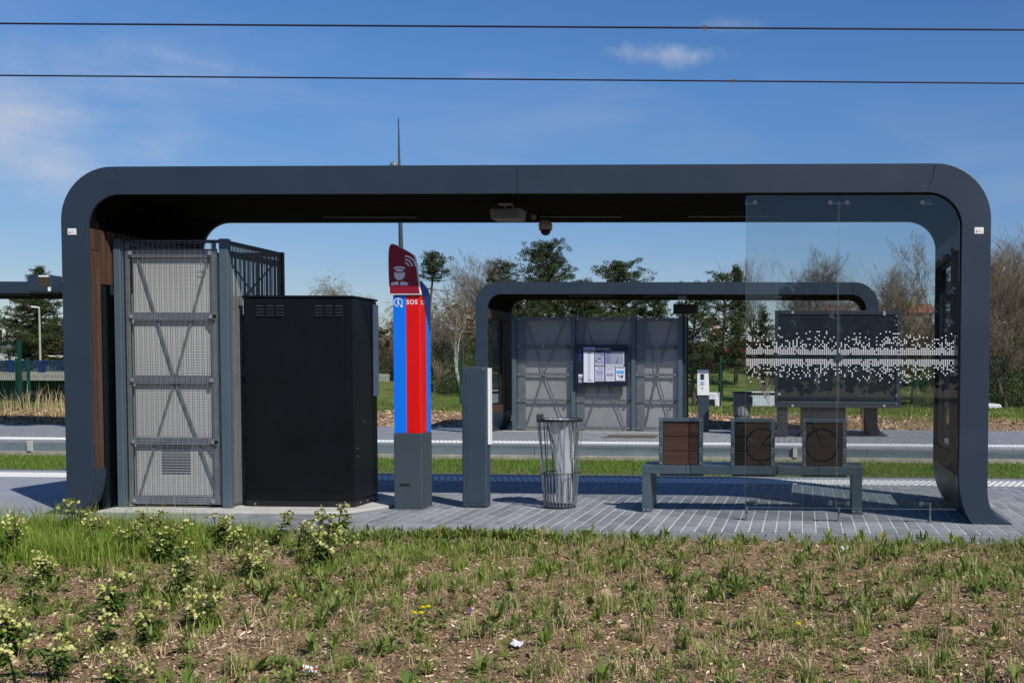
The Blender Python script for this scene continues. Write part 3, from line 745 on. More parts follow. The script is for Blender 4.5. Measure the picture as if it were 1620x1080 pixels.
# ------------------------------------------------------------------ information totem
TX0, TX1, TY0, TY1 = -4.182, -3.902, 10.59, 10.88
t = thing('information_totem', 'tall blue and red SOS information totem with dark red inspector sign on top', 'information totem', (-4.04, 10.59, 0)); O = (-4.04, 10.59, 0)
b = MB(); b.box(TX0 - .006, TX1 + .006, TY0 - .006, TY1 + .006, .012, .79); base = build(b, 'grey_base', mat('totem_grey_paint', (.046, .062, .076), .45, nscale=2, namp=.1), t, off=O, bevel=.008)
b = MB(); b.box(TX0 - .02, TX1 + .02, TY0 - .02, TY1 + .02, .001, .012); build(b, 'foot_plate', STEELG, t, off=O)
b = MB()
for k in range(8): b.box(TX0 + .055 + k * .0135, TX0 + .064 + k * .0135, TY0 - .0085, TY0 - .0065, .245, .272)
build(b, 'maker_plate', BLACK, base, off=O)
ZS = 2.26
xs_ = TX0 + .132
def slab_poly(x0, x1): return x0, x1
b = MB(); b.box(TX0, xs_ - .0005, TY0, TY1, .793, ZS - .06); build(b, 'blue_front_band', BLUEP, t, off=O)
b = MB(); b.box(xs_, TX1 - .012, TY0, TY1 - .002, .793, ZS - .06); b.prism([(TX1 - .012, TY0), (TX1, TY0 + .012), (TX1, TY0 + .165), (TX1 - .012, TY0 + .165)], .793, ZS - .06, plane='xy'); build(b, 'red_corner_band', REDP, t, off=O)
b = MB(); b.box(TX1 - .012, TX1, TY0 + .1655, TY1, .793, ZS - .06); build(b, 'blue_side_band', BLUEP, t, off=O)
b = MB(); b.prism([(TY0 + .045, ZS - .059), (TY1, ZS - .059), (TY1 - .05, ZS + .02), (TY0 + .045, ZS + .09)], TX0, TX1, plane='yz'); build(b, 'top_cap', BLUEINK, t, off=O)
# sign plate
def W2(px, py): q = at(px, py, 10.575); return (q.x, q.z)
outl = [(616.8, 466), (615.2, 440), (614.6, 412), (615.2, 396), (616.6, 389), (619, 386), (622, 385.6), (626, 387), (640, 394.5), (652, 401.5), (655.5, 404.5), (657.5, 409), (659.5, 420), (662, 438), (666, 466)]
P_ = [W2(*q) for q in outl]
cxm = sum(q[0] for q in P_) / len(P_); czm = sum(q[1] for q in P_) / len(P_)
b = MB(); b.prism(P_, 10.566, 10.60); sg = build(b, 'sign_panel', WHITE, t, off=O)
Q_ = [(cxm + (x - cxm) * .955, czm + (z - czm) * .972) for x, z in P_]
b = MB(); b.prism(Q_, 10.5645, 10.5655); build(b, 'dark_red_face', MAROON, sg, off=O)
yS = 10.5640
b = MB()
def fp(poly, y=None): b.prism([W2(*q) for q in poly], (y or yS) - .0008, (y or yS))
def arcband(cx, cy, r1, r2, a0, a1, n=10):
    o_ = [(cx + r1 * math.cos(math.radians(a0 + (a1 - a0) * k / n)), cy - r1 * math.sin(math.radians(a0 + (a1 - a0) * k / n))) for k in range(n + 1)]
    i_ = [(cx + r2 * math.cos(math.radians(a1 + (a0 - a1) * k / n)), cy - r2 * math.sin(math.radians(a1 + (a0 - a1) * k / n))) for k in range(n + 1)]
    return o_ + i_
def quads_band(cx, cy, r1, r2, a0, a1, n=10):
    for k in range(n):
        A = math.radians(a0 + (a1 - a0) * k / n); B = math.radians(a0 + (a1 - a0) * (k + 1) / n)
        fp([(cx + r1 * math.cos(A), cy - r1 * math.sin(A)), (cx + r1 * math.cos(B), cy - r1 * math.sin(B)), (cx + r2 * math.cos(B), cy - r2 * math.sin(B)), (cx + r2 * math.cos(A), cy - r2 * math.sin(A))])
for r1, r2 in ((18.0, 15.6), (12.6, 10.2), (7.2, 5.0)): quads_band(641, 422, r1, r2, 4, 88, 9)
quads_band(632.5, 446, 24.5, 21.8, 68, 112, 8)                        # cap peak
fp([(632.5 + 6.6 * math.cos(a * math.pi / 10), 427.6 - 2.2 * math.sin(a * math.pi / 10)) for a in range(20)])
face = [(624.2, 430.4)] + [(632.7 + 8.6 * math.cos(math.radians(a)), 434.0 + 9.4 * math.sin(math.radians(a))) for a in range(0, 181, 15)][::-1] + [(641.2, 430.4)]
fp(face + [(637, 431.4), (632.7, 431.8), (628, 431.4)])
fp([(619.3, 447.5), (629.6, 445), (631.4, 447), (631.8, 451.3), (619.2, 451.3)]); fp([(636.4, 445), (646, 447.5), (646.3, 451.3), (633.6, 451.3), (634.2, 447)])
build(b, 'inspector_pictogram', LGREY, sg, off=O)
def L2(px, py): q = at(px, py, TY0 - .001); return (q.x - O[0], TY0 - .0015 - O[1], q.z)
text_mesh('SOS', .063, WHITE, 'sos_lettering', t, L2(642.8, 481.0), off=.0012)
o = text_mesh('SOS', .063, WHITE, 'sos_lettering', t, (TX1 + .0015 - O[0], TY0 + .020 - O[1], L2(665, 481.0)[2]), off=.0012, rot=(math.pi / 2, 0, math.pi / 2))
b = MB()
yS = TY0 - .001
def W2(px, py): q = at(px, py, TY0 - .001); return (q.x, q.z)
quads_band(630, 478, 7.0, 5.9, -60, 270, 26)
fp([(633.2, 484.8), (637.2, 486.6), (636.0, 481.0), (634.6, 482.6)])
fp([(629.0, 472.4), (631.2, 472.4), (631.2, 474.6), (629.0, 474.6)]); fp([(628.2, 475.8), (631.2, 475.8), (631.2, 481.2), (629.2, 481.2), (629.2, 477), (628.2, 477)]); fp([(627.8, 480.6), (632.4, 480.6), (632.4, 481.9), (627.8, 481.9)])
build(b, 'information_symbol', WHITE, t, off=O)

# ------------------------------------------------------------------ near validator post
t = thing('validator_post', 'slim anthracite ticket validator post between the totem and the litter bin, seen from behind', 'ticket validator', (-3.41, 10.8, 0), group='ticket validators'); O = (-3.41, 10.8, 0)
VG = mat('validator_grey_paint', (.034, .052, .074), .42, nscale=2, namp=.1)
b = MB(); b.box(-3.55, -3.285, 10.8, 10.94, .004, 1.475); build(b, 'body', VG, t, off=O, bevel=.02, seg=3)
b = MB(); b.box(-3.50, -3.335, 10.796, 10.7995, .05, 1.40); build(b, 'rear_hatch', VG, t, off=O, bevel=.002)
b = MB(); b.prism([(10.83, .66), (10.925, .66), (10.925, 1.46), (10.83, 1.46)], -3.2845, -3.262, plane='yz'); build(b, 'white_face_panel', WHITE, t, off=O, bevel=.006)
b = MB(); b.lathe((-3.32, 10.798, 1.45), [(0, 0), (.006, 0), (.006, .004), (0, .004)], 8, axis='y'); build(b, 'screw', BOLT, t, off=O)

# ------------------------------------------------------------------ litter bin
def litter_bin(label, loc, bag=True):
    t = thing('litter_bin', label, 'litter bin', loc, group='litter bins')
    n = 30
    b = MB(); b.tube([(.222 * math.cos(k * math.pi / 16), .222 * math.sin(k * math.pi / 16), .925) for k in range(33)], .013, 6, cap=False)
    b.lathe((0, 0, 0), [(.235, .905), (.240, .93), (.205, .935), (.205, .915), (.235, .905)], 32); build(b, 'top_ring', DARKM, t)
    for k in range(n):
        a = 2 * math.pi * (k + .5) / n; c, s = math.cos(a), math.sin(a)
        full = (k % 2 == 0) and (c < .35 or k % 4 == 0)
        zt = .91 if full else .365
        def rr_(z): return .165 + .068 * (z / .92)
        b = MB(); b.bar((rr_(.015) * c, rr_(.015) * s, .015), (rr_(zt) * c, rr_(zt) * s, zt), .010, .007, up=(c, s, 0)); build(b, 'upright_bar', STEELG, t)
    b = MB(); b.tube([(.192 * math.cos(k * math.pi / 16), .192 * math.sin(k * math.pi / 16), .365) for k in range(33)], .006, 5, cap=False); build(b, 'middle_ring', DARKM, t)
    b = MB(); b.lathe((0, 0, 0), [(0, .004), (.165, .004), (.172, .02), (.160, .024), (0, .02)], 28); build(b, 'base_plate', DARKM, t)
    return t
t = litter_bin('round wire litter bin with a clear plastic bag on the near platform', (-2.54, 10.92, 0))
BAG = bpy.data.materials.new('clear_plastic_film'); BAG.use_nodes = True
tt = BAG.node_tree; n_ = tt.nodes; l_ = tt.links; n_.clear()
oo = n_.new('ShaderNodeOutputMaterial'); tr = n_.new('ShaderNodeBsdfTransparent'); tr.inputs[0].default_value = (.93, .94, .95, 1)
dfb = n_.new('ShaderNodeBsdfDiffuse'); dfb.inputs[0].default_value = (.78, .80, .82, 1); tl = n_.new('ShaderNodeBsdfTranslucent'); tl.inputs[0].default_value = (.78, .80, .82, 1)
gl = n_.new('ShaderNodeBsdfGlossy'); gl.inputs['Roughness'].default_value = .18
m1 = n_.new('ShaderNodeMixShader'); m1.inputs[0].default_value = .5; l_.new(dfb.outputs[0], m1.inputs[1]); l_.new(tl.outputs[0], m1.inputs[2])
m2 = n_.new('ShaderNodeMixShader'); m2.inputs[0].default_value = .70; l_.new(tr.outputs[0], m2.inputs[1]); l_.new(m1.outputs[0], m2.inputs[2])
fr = n_.new('ShaderNodeFresnel'); fr.inputs[0].default_value = 1.6; m3 = n_.new('ShaderNodeMixShader'); l_.new(fr.outputs[0], m3.inputs[0]); l_.new(m2.outputs[0], m3.inputs[1]); l_.new(gl.outputs[0], m3.inputs[2])
nzb = n_.new('ShaderNodeTexNoise'); nzb.inputs['Scale'].default_value = 16; nzb.inputs['Distortion'].default_value = 1.2; tcb = n_.new('ShaderNodeTexCoord'); mpb = n_.new('ShaderNodeMapping'); mpb.inputs['Scale'].default_value = (.6, .6, .22)
l_.new(tcb.outputs['Object'], mpb.inputs[0]); l_.new(mpb.outputs[0], nzb.inputs['Vector'])
bpb = n_.new('ShaderNodeBump'); bpb.inputs['Strength'].default_value = .5; bpb.inputs['Distance'].default_value = .02; l_.new(nzb.outputs[0], bpb.inputs['Height'])
for q in (dfb, gl, fr): l_.new(bpb.outputs[0], q.inputs['Normal'])
l_.new(m3.outputs[0], oo.inputs[0])
b = MB(); nb = 64; lv = 40; vs = []
for i in range(lv):
    z = .93 - .87 * i / (lv - 1); u = i / (lv - 1)
    rad = .185 * (1 - .46 * min(1, u * 1.5) ** .7) - .01 * u; cx = .012 + .048 * min(1, u * 1.6)
    for k in range(nb):
        a = 2 * math.pi * k / nb
        w = 1 + .06 * math.sin(5 * a + 3 * u) + .03 * math.sin(11 * a - 5 * u) + .05 * noise.noise(Vector((math.cos(a) * 4, math.sin(a) * 4, u * 6)))
        vs.append((cx + rad * w * math.cos(a), rad * w * math.sin(a), z))
b.add(vs, [(i * nb + k, i * nb + (k + 1) % nb, (i + 1) * nb + (k + 1) % nb, (i + 1) * nb + k) for i in range(lv - 1) for k in range(nb)])
bag = build(b, 'bin_bag', BAG, None, (-2.54, 10.92, 0), smooth=True); tag(bag, 'clear plastic bag hanging inside the near wire litter bin', 'plastic bag')
t = litter_bin('round litter bin on the far platform beside the white topped validator', (-1.44, 25.2, 0))
b = MB(); nb = 32
b.lathe((0, 0, 0), [(.15, .05), (.19, .45), (.205, .90)], nb); o = build(b, 'bin_bag', mat('grey_bin_liner', (.22, .23, .235), .5, nscale=9, namp=.25, stretch=(3, 3, .3)), None, (-1.44, 25.2, 0)); tag(o, 'grey ribbed liner in the far litter bin', 'bin liner')

# ------------------------------------------------------------------ bench
t = thing('bench', 'long blue-grey steel bench with three backrests of wood planks on the near platform', 'bench', (-.5, 10.6, 0)); O = (-.5, 10.6, 0)
BX0, BX1, BY0, BY1 = -1.625, .625, 10.6, 11.08
for xa, xb in ((BX0, BX0 + .085), (BX1 - .115, BX1 - .01)):
    b = MB(); b.box(xa, xb, BY0, BY1, .008, .392); lg = build(b, 'leg', ANTH2, t, off=O, bevel=.006)
    b = MB(); b.box(xa - .002, xb + .012, BY0 - .006, BY1 + .006, .001, .008); build(b, 'foot_plate', STEELG, lg, off=O)
    b = MB()
    for xq in (xa + .022, xb - .022): b.lathe((xq, BY0 - .004, .03), [(0, 0), (.007, 0), (.007, .005), (0, .005)], 8, axis='y')
    build(b, 'bolt', BOLT, lg, off=O)
w3 = (BX1 - BX0) / 5
for k in range(5):
    b = MB(); b.box(BX0 + k * w3, BX0 + (k + 1) * w3 - .003, BY0, BY1, .394, .482); build(b, 'seat_segment', ANTH2, t, off=O, bevel=.005)
b = MB()
for x0 in (-1.44, -.71, .01): b.box(x0, x0 + .44, BY0 + .01, BY0 + .2, .376, .3935)
build(b, 'underside_bracket', DARKM, t, off=O)
for x0 in (-1.452, -.72, .005):
    x1 = x0 + .448; y0, y1 = BY0 + .004, BY0 + .064; z0, z1 = .4835, .965
    br = MB(); br.box(x0, x0 + .042, y0, y1, z0, z1 - .04); br.box(x1 - .042, x1, y0, y1, z0, z1 - .04); br.box(x0, x1, y0, y1, z1 - .039, z1); f = build(br, 'backrest_frame', ANTH2, t, off=O, bevel=.004)
    for k in range(3):
        q = MB(); h = (z1 - .042 - z0 - .006) / 3; q.box(x0 + .044, x1 - .044, y0 + .012, y1 - .012, z0 + .004 + k * h, z0 + .004 + (k + 1) * h - .006); build(q, 'backrest_plank', WOODP if x0 < -1 else WOODK, f, off=O, bevel=.003)  # second and third backrests use the near-black planks
    q = MB(); q.box(x0 + .040, x1 - .040, y1 - .011, y1 - .004, z0 + .002, z1 - .041); build(q, 'backing_plate', DARKM, f, off=O)
    for x in (x0 + .021, x1 - .021):
        for z in (z0 + .02, z0 + .14, z0 + .175, z0 + .30, z0 + .335, z1 - .022):
            q = MB(); q.lathe((x, y0 - .003, z), [(0, 0), (.0065, .0), (.0065, .003), (0, .003)], 8, axis='y'); build(q, 'bolt', BOLT, f, off=O)

# ------------------------------------------------------------------ far enclosure, posters, validator, board
t = thing('panel_enclosure', 'wide three panel mesh enclosure at the back of the far shelter with a poster case', 'equipment enclosure', (-4.8, 24.3, 0)); O = (-4.8, 24.3, 0)
xp = [-6.78, -5.385, -3.97, -2.875]; FY = 24.3; FT = 2.705
for k, x in enumerate(xp + [-2.76]):
    if k == 4: continue
    b = MB(); b.box(x, x + .095, FY - .03, FY + .06, .005, FT); build(b, 'post', POSTG, t, off=O, bevel=.006)
b = MB(); b.box(-2.80, -2.70, FY + .5, FY + .56, .005, FT); build(b, 'post', DARKM, t, off=O)
b = MB(); b.box(-2.805, -2.72, FY + .03, FY + .5, .01, FT - .01); build(b, 'side_panel', DARKM, t, off=O)
b = MB(); b.box(-6.8, -2.8, FY + .10, FY + .6, .01, 2.66); build(b, 'inner_cabinet', PANELD, t, off=O)
for k in range(3):
    xa, xb = xp[k] + .10, xp[k + 1] - .005
    b = MB(); lattice(b, xa + .01, xb - .01, .06, FT - .02, FY, .05, .02, .0011); build(b, 'front_mesh', WIRE, t, off=O)
    zs = [.08, .72, 1.33, 1.98, 2.62]
    for z in zs:
        b = MB(); b.box(xa, xb, FY + .02, FY + .035, z - .03, z + .04); build(b, 'rail', STEELG, t, off=O)
        for x in (xa + .06, xb - .06, (xa + xb) / 2):
            q = MB(); q.box(x - .018, x + .018, FY - .014, FY - .008, z - .015, z + .02); build(q, 'clamp_plate', ALU, t, off=O)
    xm = (xa + xb) / 2
    for p1, p2 in (((xa + .22, 2.60), (xm, 1.33)), ((xb - .15, 2.60), (xm, 1.33)), ((xa + .22, .1), (xm, 1.33)), ((xb - .15, .1), (xm, 1.33))):
        b = MB(); b.bar((p1[0], FY + .045, p1[1]), (p2[0], FY + .045, p2[1]), .03, .006, up=(0, 1, 0)); build(b, 'diagonal_brace', STEELG, t, off=O)
    b = MB(); b.box(xa + .02, xa + .20, FY + .05, FY + .07, .06, FT - .05); build(b, 'mounting_strip', STEELG, t, off=O)
    for z in (.72, 1.98) if k != 1 else (.72,):
        b = MB(); b.lathe((xb - .06, FY - .04, z), [(0, 0), (.03, 0), (.03, .015), (0, .02)], 10, axis='y'); build(b, 'padlock', BLACK, t, off=O)
b = MB()
for k in range(5): b.box(-6.22, -6.06, FY + .08, FY + .09, .24 + k * .035, .262 + k * .035)
build(b, 'vent_louvre', DARKM, t, off=O)
b = MB(); b.box(xp[0], -2.70, FY - .03, FY + .58, .0005, .0045); b.box(-7.0, -2.6, FY - .06, FY - .031, .0005, .02); build(b, 'concrete_footing', CONC, t, off=O)
# poster case
PY = FY - .12
def pw(px, py): q = at(px, py, PY); return q.x, q.z
def prect(mb, px0, py0, px1, py1, y): 
    (xa, za), (xb, zb) = pw(px0, py0), pw(px1, py1); mb.box(min(xa, xb), max(xa, xb), y - .0015, y, min(za, zb), max(za, zb))
pc = thing('poster_case', 'dark blue timetable and map case with seven sheets on the far enclosure', 'poster case', (-4.7, PY, 1.5)); O = (-4.7, PY, 1.5)
(xa, za), (xb, zb) = pw(910, 545), pw(993, 611)
b = MB(); b.box(xa, xb, PY, PY + .08, zb, za); fr = build(b, 'case_body', mat('navy_case_paint', (.010, .014, .028), .35, nscale=3, namp=.15), pc, off=O, bevel=.01)
def sheetp(name, mt, r, kids):
    q = MB(); prect(q, *r, PY - .002); s = build(q, name, mt, pc, off=O)
    for nm, m2, rects in kids:
        q = MB()
        for rc in rects: prect(q, *rc, PY - .0045)
        build(q, nm, m2, s, off=O)
sheetp('header_strip', PAPERL, (923.2, 549.2, 942, 554), [('header_mark', BLUEINK, [(927, 551.6, 939, 552.8)]), ('red_mark', REDINK, [(925, 550, 926.6, 553.2)])])
q = MB()
for k, w in enumerate((1.7, 1.1, 1.2, 1.2, .6, 1.2, .6, .7, 1.2, .0, 1.6, 1.2, 1.2, 1.2, .6, .6, 1.2, 1.0)):
    if w: prect(q, 945 + k * 1.12, 550.9 + (.5 if w < 1.5 else 0), 945 + k * 1.12 + w * .62, 552.7, PY - .002)
build(q, 'station_name', LGREY, pc, off=O)
q = MB(); [prect(q, *r, PY - .002) for r in ((944, 549.2, 968.2, 549.5), (944, 554, 968.2, 554.3), (944, 549.2, 944.3, 554.3), (968, 549.2, 968.3, 554.3))]; build(q, 'title_outline', STEELG, pc, off=O)
q = MB(); prect(q, 915.8, 552, 919.2, 556, PY - .002); [prect(q, 916.3, 556.8 + k * 1.9, 918.8 - (k % 3) * .4, 557.9 + k * 1.9, PY - .002) for k in range(8)]; build(q, 'blue_side_lettering', BLUEINK, pc, off=O)
q = MB(); prect(q, 915, 592, 921.5, 595, PY - .002); [prect(q, 915.2, 596 + k * 2.0, 921.5 - (k % 3), 596.8 + k * 2.0, PY - .002) for k in range(5)]; build(q, 'white_lettering', LGREY, pc, off=O)
sheetp('line_timetable', PAPER, (923.4, 556, 940.2, 604.5), [('line_print', INK, [(929, 557.2, 936, 558.8)] + [(930, 561 + k * 3, 934.5 - (k % 3) * .7, 561.6 + k * 3) for k in range(13)] + [(930, 600.6, 935.5, 602)])])
sheetp('timetable_sheet', PAPERL, (941.4, 557, 955.6, 578.5), [('table_print', INK, [(946, 557.3, 951.5, 558.3), (951, 561, 955.2, 562.2), (946, 566.8, 950.6, 568.2), (942, 570.1, 945, 571.2)] + [(942 + (k % 2), 559.4 + k * 2.1, 954, 559.8 + k * 2.1) for k in range(8)])])
sheetp('network_map', MAPB, (957.3, 555.6, 987.4, 579), [('map_border', PAPER, [(957.3, 577, 987.4, 579), (986.4, 555.6, 987.4, 579)]), ('map_title', INK, [(959, 556.6, 966.8, 558.6)]), ('map_line', INK, [(976.6, 565, 977.2, 574), (974.6, 570, 975.1, 576)]), ('legend', BLUEINK, [(959, 561 + k * 2.4, 965.5, 561.6 + k * 2.4) for k in range(6)])])
sheetp('timetable_sheet', PAPER, (941.6, 580, 956, 603), [('table_print', PAPERL, [(942.6, 583.5, 955, 600.5)]), ('table_line', BLUEINK, [(945.5, 581.6, 954.5, 582.8), (943, 587, 955, 587.6), (943, 589, 955, 589.8), (943, 592, 955, 592.5)]), ('footer', STEELG, [(943, 601.2, 955, 602)])])
sheetp('notice_sheet', PAPER, (958, 580, 972.4, 602.8), [('text_block', PAPERL, [(959.2, 581.4, 971, 584), (959.4, 590, 970.5, 594.5)] + [(959.2, 585 + k * 1.5, 970.8, 585.5 + k * 1.5) for k in range(11)])])
sheetp('notice_sheet', PAPER, (974, 580, 988.8, 602.8), [('cyan_box', CYAN, [(975.3, 586, 987.6, 591)]), ('title_bar', INK, [(975, 581, 988, 582)]), ('pictogram', INK, [(977.5, 593, 979.5, 594.5), (979, 594.6, 983.5, 595.8), (983, 593, 985.6, 597.5), (980, 596.8, 985, 597.6)]), ('footer', STEELG, [(975, 601.2, 988, 602.2)])])


t = thing('validator_post', 'validator post with white face and small screen standing on the far platform', 'ticket validator', (-2.32, 24.5, 0), group='ticket validators'); O = (-2.32, 24.5, 0)
b = MB(); b.box(-2.44, -2.19, 24.5, 24.74, .003, .855); build(b, 'body', VG, t, off=O, bevel=.01)
b = MB(); b.prism([(-2.45, .86), (-2.185, .86), (-2.19, 1.46), (-2.455, 1.46)], 24.48, 24.72); wf = build(b, 'white_head', WHITE, t, off=O, bevel=.01)
b = MB(); b.box(-2.375, -2.29, 24.473, 24.4785, 1.23, 1.36); build(b, 'screen', SCREEN, wf, off=O)
b = MB(); b.box(-2.37, -2.295, 24.473, 24.4785, 1.10, 1.19); build(b, 'reader', mat('pale_blue_reader', (.25, .42, .52), .3, nscale=3, namp=.05), wf, off=O)
b = MB(); b.box(-2.355, -2.305, 24.473, 24.4785, 1.02, 1.035); build(b, 'slot', BLACK, wf, off=O)
b = MB()
for xq in (-2.40, -2.268): b.box(xq, xq + .003, 24.475, 24.4785, 1.08, 1.39)
b.box(-2.40, -2.265, 24.475, 24.4785, 1.39, 1.393); build(b, 'face_outline', LGREY, wf, off=O)

t = thing('map_board', 'big dark framed double map board on legs behind the dotted glass', 'notice board', (.85, 22.9, 0)); O = (.85, 22.9, 0)
MY = 22.9
A0, A1 = at(1226, 491, MY), at(1425, 645, MY)
BOARDM = mat('board_frame_paint', (.026, .036, .043), .45, nscale=2, namp=.1)
b = MB(); b.box(A0.x, A1.x, MY, MY + .16, A1.z, A0.z); build(b, 'cabinet', BOARDM, t, off=O, bevel=.01)
fw = .085
xm = at(1327, 560, MY).x
for xa, xb in ((A0.x + fw, xm - .035), (xm + .035, A1.x - fw - .03)):
    b = MB(); b.box(xa, xb, MY - .012, MY - .001, A1.z + .14, A0.z - .10)
    g = build(b, 'display_pane', mat('dark_display_glass', (.018, .026, .033), .10, 0, .6, nscale=1.5, namp=.3), t, off=O)
b = MB(); b.box(A0.x, A1.x, MY - .03, MY - .001, A1.z, A1.z + .13); b.box(A0.x, A1.x, MY - .03, MY - .001, A0.z - .09, A0.z); b.box(A0.x, A0.x + fw - .005, MY - .03, MY - .001, A1.z + .13, A0.z - .09)
b.box(A1.x - fw - .02, A1.x, MY - .03, MY - .001, A1.z + .13, A0.z - .09); build(b, 'frame', BOARDM, t, off=O, bevel=.005)
b = MB(); b.box(A0.x + .09, A1.x - .1, MY - .034, MY - .031, A1.z + .105, A1.z + .118); build(b, 'pale_trim', STEELG, t, off=O)
b = MB(); b.box(xm - .03, xm + .03, MY - .025, MY - .001, A1.z + .13, A0.z - .09); build(b, 'centre_mullion', BOARDM, t, off=O)
for px, py in ((1254, 494), (1399, 494), (1399, 497), (1254, 645 - 0), (1399, 645 - 0), (1418, 500), (1418, 514), (1418, 625), (1418, 639), (1233, 519), (1233, 623)):
    q = at(px, min(py, 641.5) , MY - .03); b = MB(); s_ = .028 if px != 1418 else .015
    if px == 1233: s_ = .03
    b.lathe((q.x, MY - .042, q.z), [(0, 0), (s_, 0), (s_, .010), (0, .010)], 12, axis='y'); build(b, 'lock', BOLT, t, off=O)
for pa, pb in ((1229, 1246),):
    xa, xb = at(pa, 660, MY).x, at(pb, 660, MY).x; b = MB(); b.box(xa, xb, MY + .03, MY + .13, .003, A1.z); build(b, 'leg', BOARDM, t, off=O, bevel=.006)
xa, xb = at(1266, 660, MY).x, at(1338, 660, MY).x
b = MB(); b.box(xa, xb, MY + .03, MY + .15, .003, A1.z); build(b, 'pedestal', DARKM, t, off=O, bevel=.006)

# box hung on the left shelter roof
q0, q1 = at(61, 437, 23.25), at(98, 463, 23.25)
t = thing('display_box', 'grey departure display box fixed to the roof edge at the far left', 'departure display', ((q0.x + q1.x) / 2, 23.2, q1.z)); O = tuple(t.location)
b = MB(); b.box(q0.x, q1.x, 22.9, 23.28, q1.z, q0.z); build(b, 'casing', ANTH, t, off=O, bevel=.02)
b = MB(); b.box(q0.x + .28, q1.x - .03, 22.89, 22.898, q1.z + .12, q0.z - .05); build(b, 'dark_window', mat('amber_dark_display', (.05, .035, .02), .2, nscale=30, namp=.8), t, off=O)
b = MB(); b.box(q0.x + .27, q0.x + .50, 22.885, 22.898, q0.z - .045, q0.z - .01); b.box(q1.x - .06, q1.x - .0, 22.885, 22.898, q1.z + .01, q1.z + .10); build(b, 'white_label', WHITE, t, off=O)
q = at(1079, 468, 23.6); b = MB(); b.box(-.09, .09, -.1, .1, -.09, 0); o = build(b, 'roof_light', STEELG, None, (q.x, 23.7, ZU - .003), bevel=.01); tag(o, 'small pale grey box under the far shelter roof', 'ceiling fitting')
q = at(1085, 480, 24.6); b = MB(); b.box(-.28, .28, -.15, .15, -.36, -.14); b.box(-.02, .02, -.02, .02, -.14, 0); o = build(b, 'projector', BLACK, None, (q.x, 24.6, ZU - .003), bevel=.01); tag(o, 'black box hanging under the far shelter roof', 'projector')

# ------------------------------------------------------------------ mast and wires
t = thing('mast', 'thin tapered grey mast with a ball rising above the near shelter roof', 'mast', (-4.95, 12.8, 0))
tm = at(629.3, 187, 12.8)
b = MB(); b.tube([(0, 0, 0), (0, 0, 2.8), (tm.x + 4.95 + .008, 0, tm.z)], [.040, .030, .007], 12); b.tube([(0, 0, 0), (0, 0, .02)], .09, 12); build(b, 'pole', mat('mast_steel', (.06, .075, .09), .4, .3, nscale=3, namp=.1), t)
q = at(623.5, 262, 12.8); b = MB(); b.lathe((q.x + 4.95, 0, q.z), [(.001, -.05), (.03, -.042), (.047, -.02), (.05, 0), (.047, .02), (.03, .042), (.001, .05)], 16); b.tube([(q.x + 4.95, 0, q.z), (0, 0, q.z)], .008, 6); build(b, 'ball', STEELG, t, smooth=True)
CABLE = mat('copper_contact_wire', (.012, .010, .035), .6, nscale=3, namp=.1)
def cable(Y, pts, label):
    a, bq = at(*pts[0], Y), at(*pts[1], Y); d = (bq - a); P = [a + d * s for s in (-3, -1, 0, .5, 1, 2, 4)]
    b = MB(); b.tube(P, .0145, 8); O = tuple(a); t = thing('overhead_wire', label, 'overhead wire', O, group='overhead tram wires')
    build(b, 'wire', CABLE, t, off=O)
    return t, a, d
for Y, pts, lab, cl in ((15.65, ((0, 37.5), (1620, 47.5)), 'upper overhead wire crossing the top of the sky', 1129), (18.6, ((0, 119.5), (1620, 132)), 'lower overhead wire crossing the sky just above the near shelter', 1174)):
    t, a, d = cable(Y, pts, lab)
    f = cl / 1620; p = a + d * f; b = MB(); b.box(p.x - .035, p.x + .035, Y - .012, Y + .012, p.z - .005, p.z + .03); b.box(p.x - .012, p.x + .012, Y - .012, Y + .012, p.z - .035, p.z + .0)
    build(b, 'clamp', mat('brass_clamp', (.16, .12, .03), .5, nscale=5, namp=.2), t, off=tuple(a))

# rails sunk in the track grass
tr_ = MB()
for Y in (14.95, 16.35, 17.9, 19.3): tr_.box(-60, 45, Y, Y + .07, -.40, -.285)
o = build(tr_, 'tram_rails', RAILM, kind='structure')

# ------------------------------------------------------------------ trees
BARK = mat('grey_brown_bark', (.10, .082, .066), .9, 0, .2, nscale=14, namp=.35)
BARKP = mat('pine_bark', (.085, .060, .045), .9, 0, .2, nscale=14, namp=.35)
TWIG = mat('warm_twig', (.17, .135, .095), .9, 0, .2, nscale=3, namp=.25)
TWIGG = mat('grey_twig', (.17, .155, .14), .9, 0, .2, nscale=3, namp=.25)
BIRCH = mat('white_birch_bark', (.55, .52, .46), .8, nscale=9, col2=(.18, .16, .14), stretch=(1, 1, 6))
NEEDLE = mat('pine_needles', (.03, .05, .015), .8, 0, .2, tone=[(.010, .024, .010), (.024, .044, .014), (.055, .078, .024), (.09, .10, .036)], trans=.15)
LEAFG = mat('hedge_leaves', (.05, .08, .02), .7, 0, .3, tone=[(.018, .030, .010), (.040, .062, .016), (.070, .098, .026), (.11, .11, .045)], trans=.3)
LEAFB = mat('brown_thicket', (.08, .06, .04), .8, 0, .2, tone=[(.030, .026, .016), (.062, .048, .030), (.10, .075, .048), (.075, .085, .030)], trans=.2)
BUDS = mat('pale_catkins', (.30, .24, .12), .8, tone=[(.14, .10, .05), (.22, .16, .08), (.30, .24, .12), (.20, .21, .08)], trans=.2)

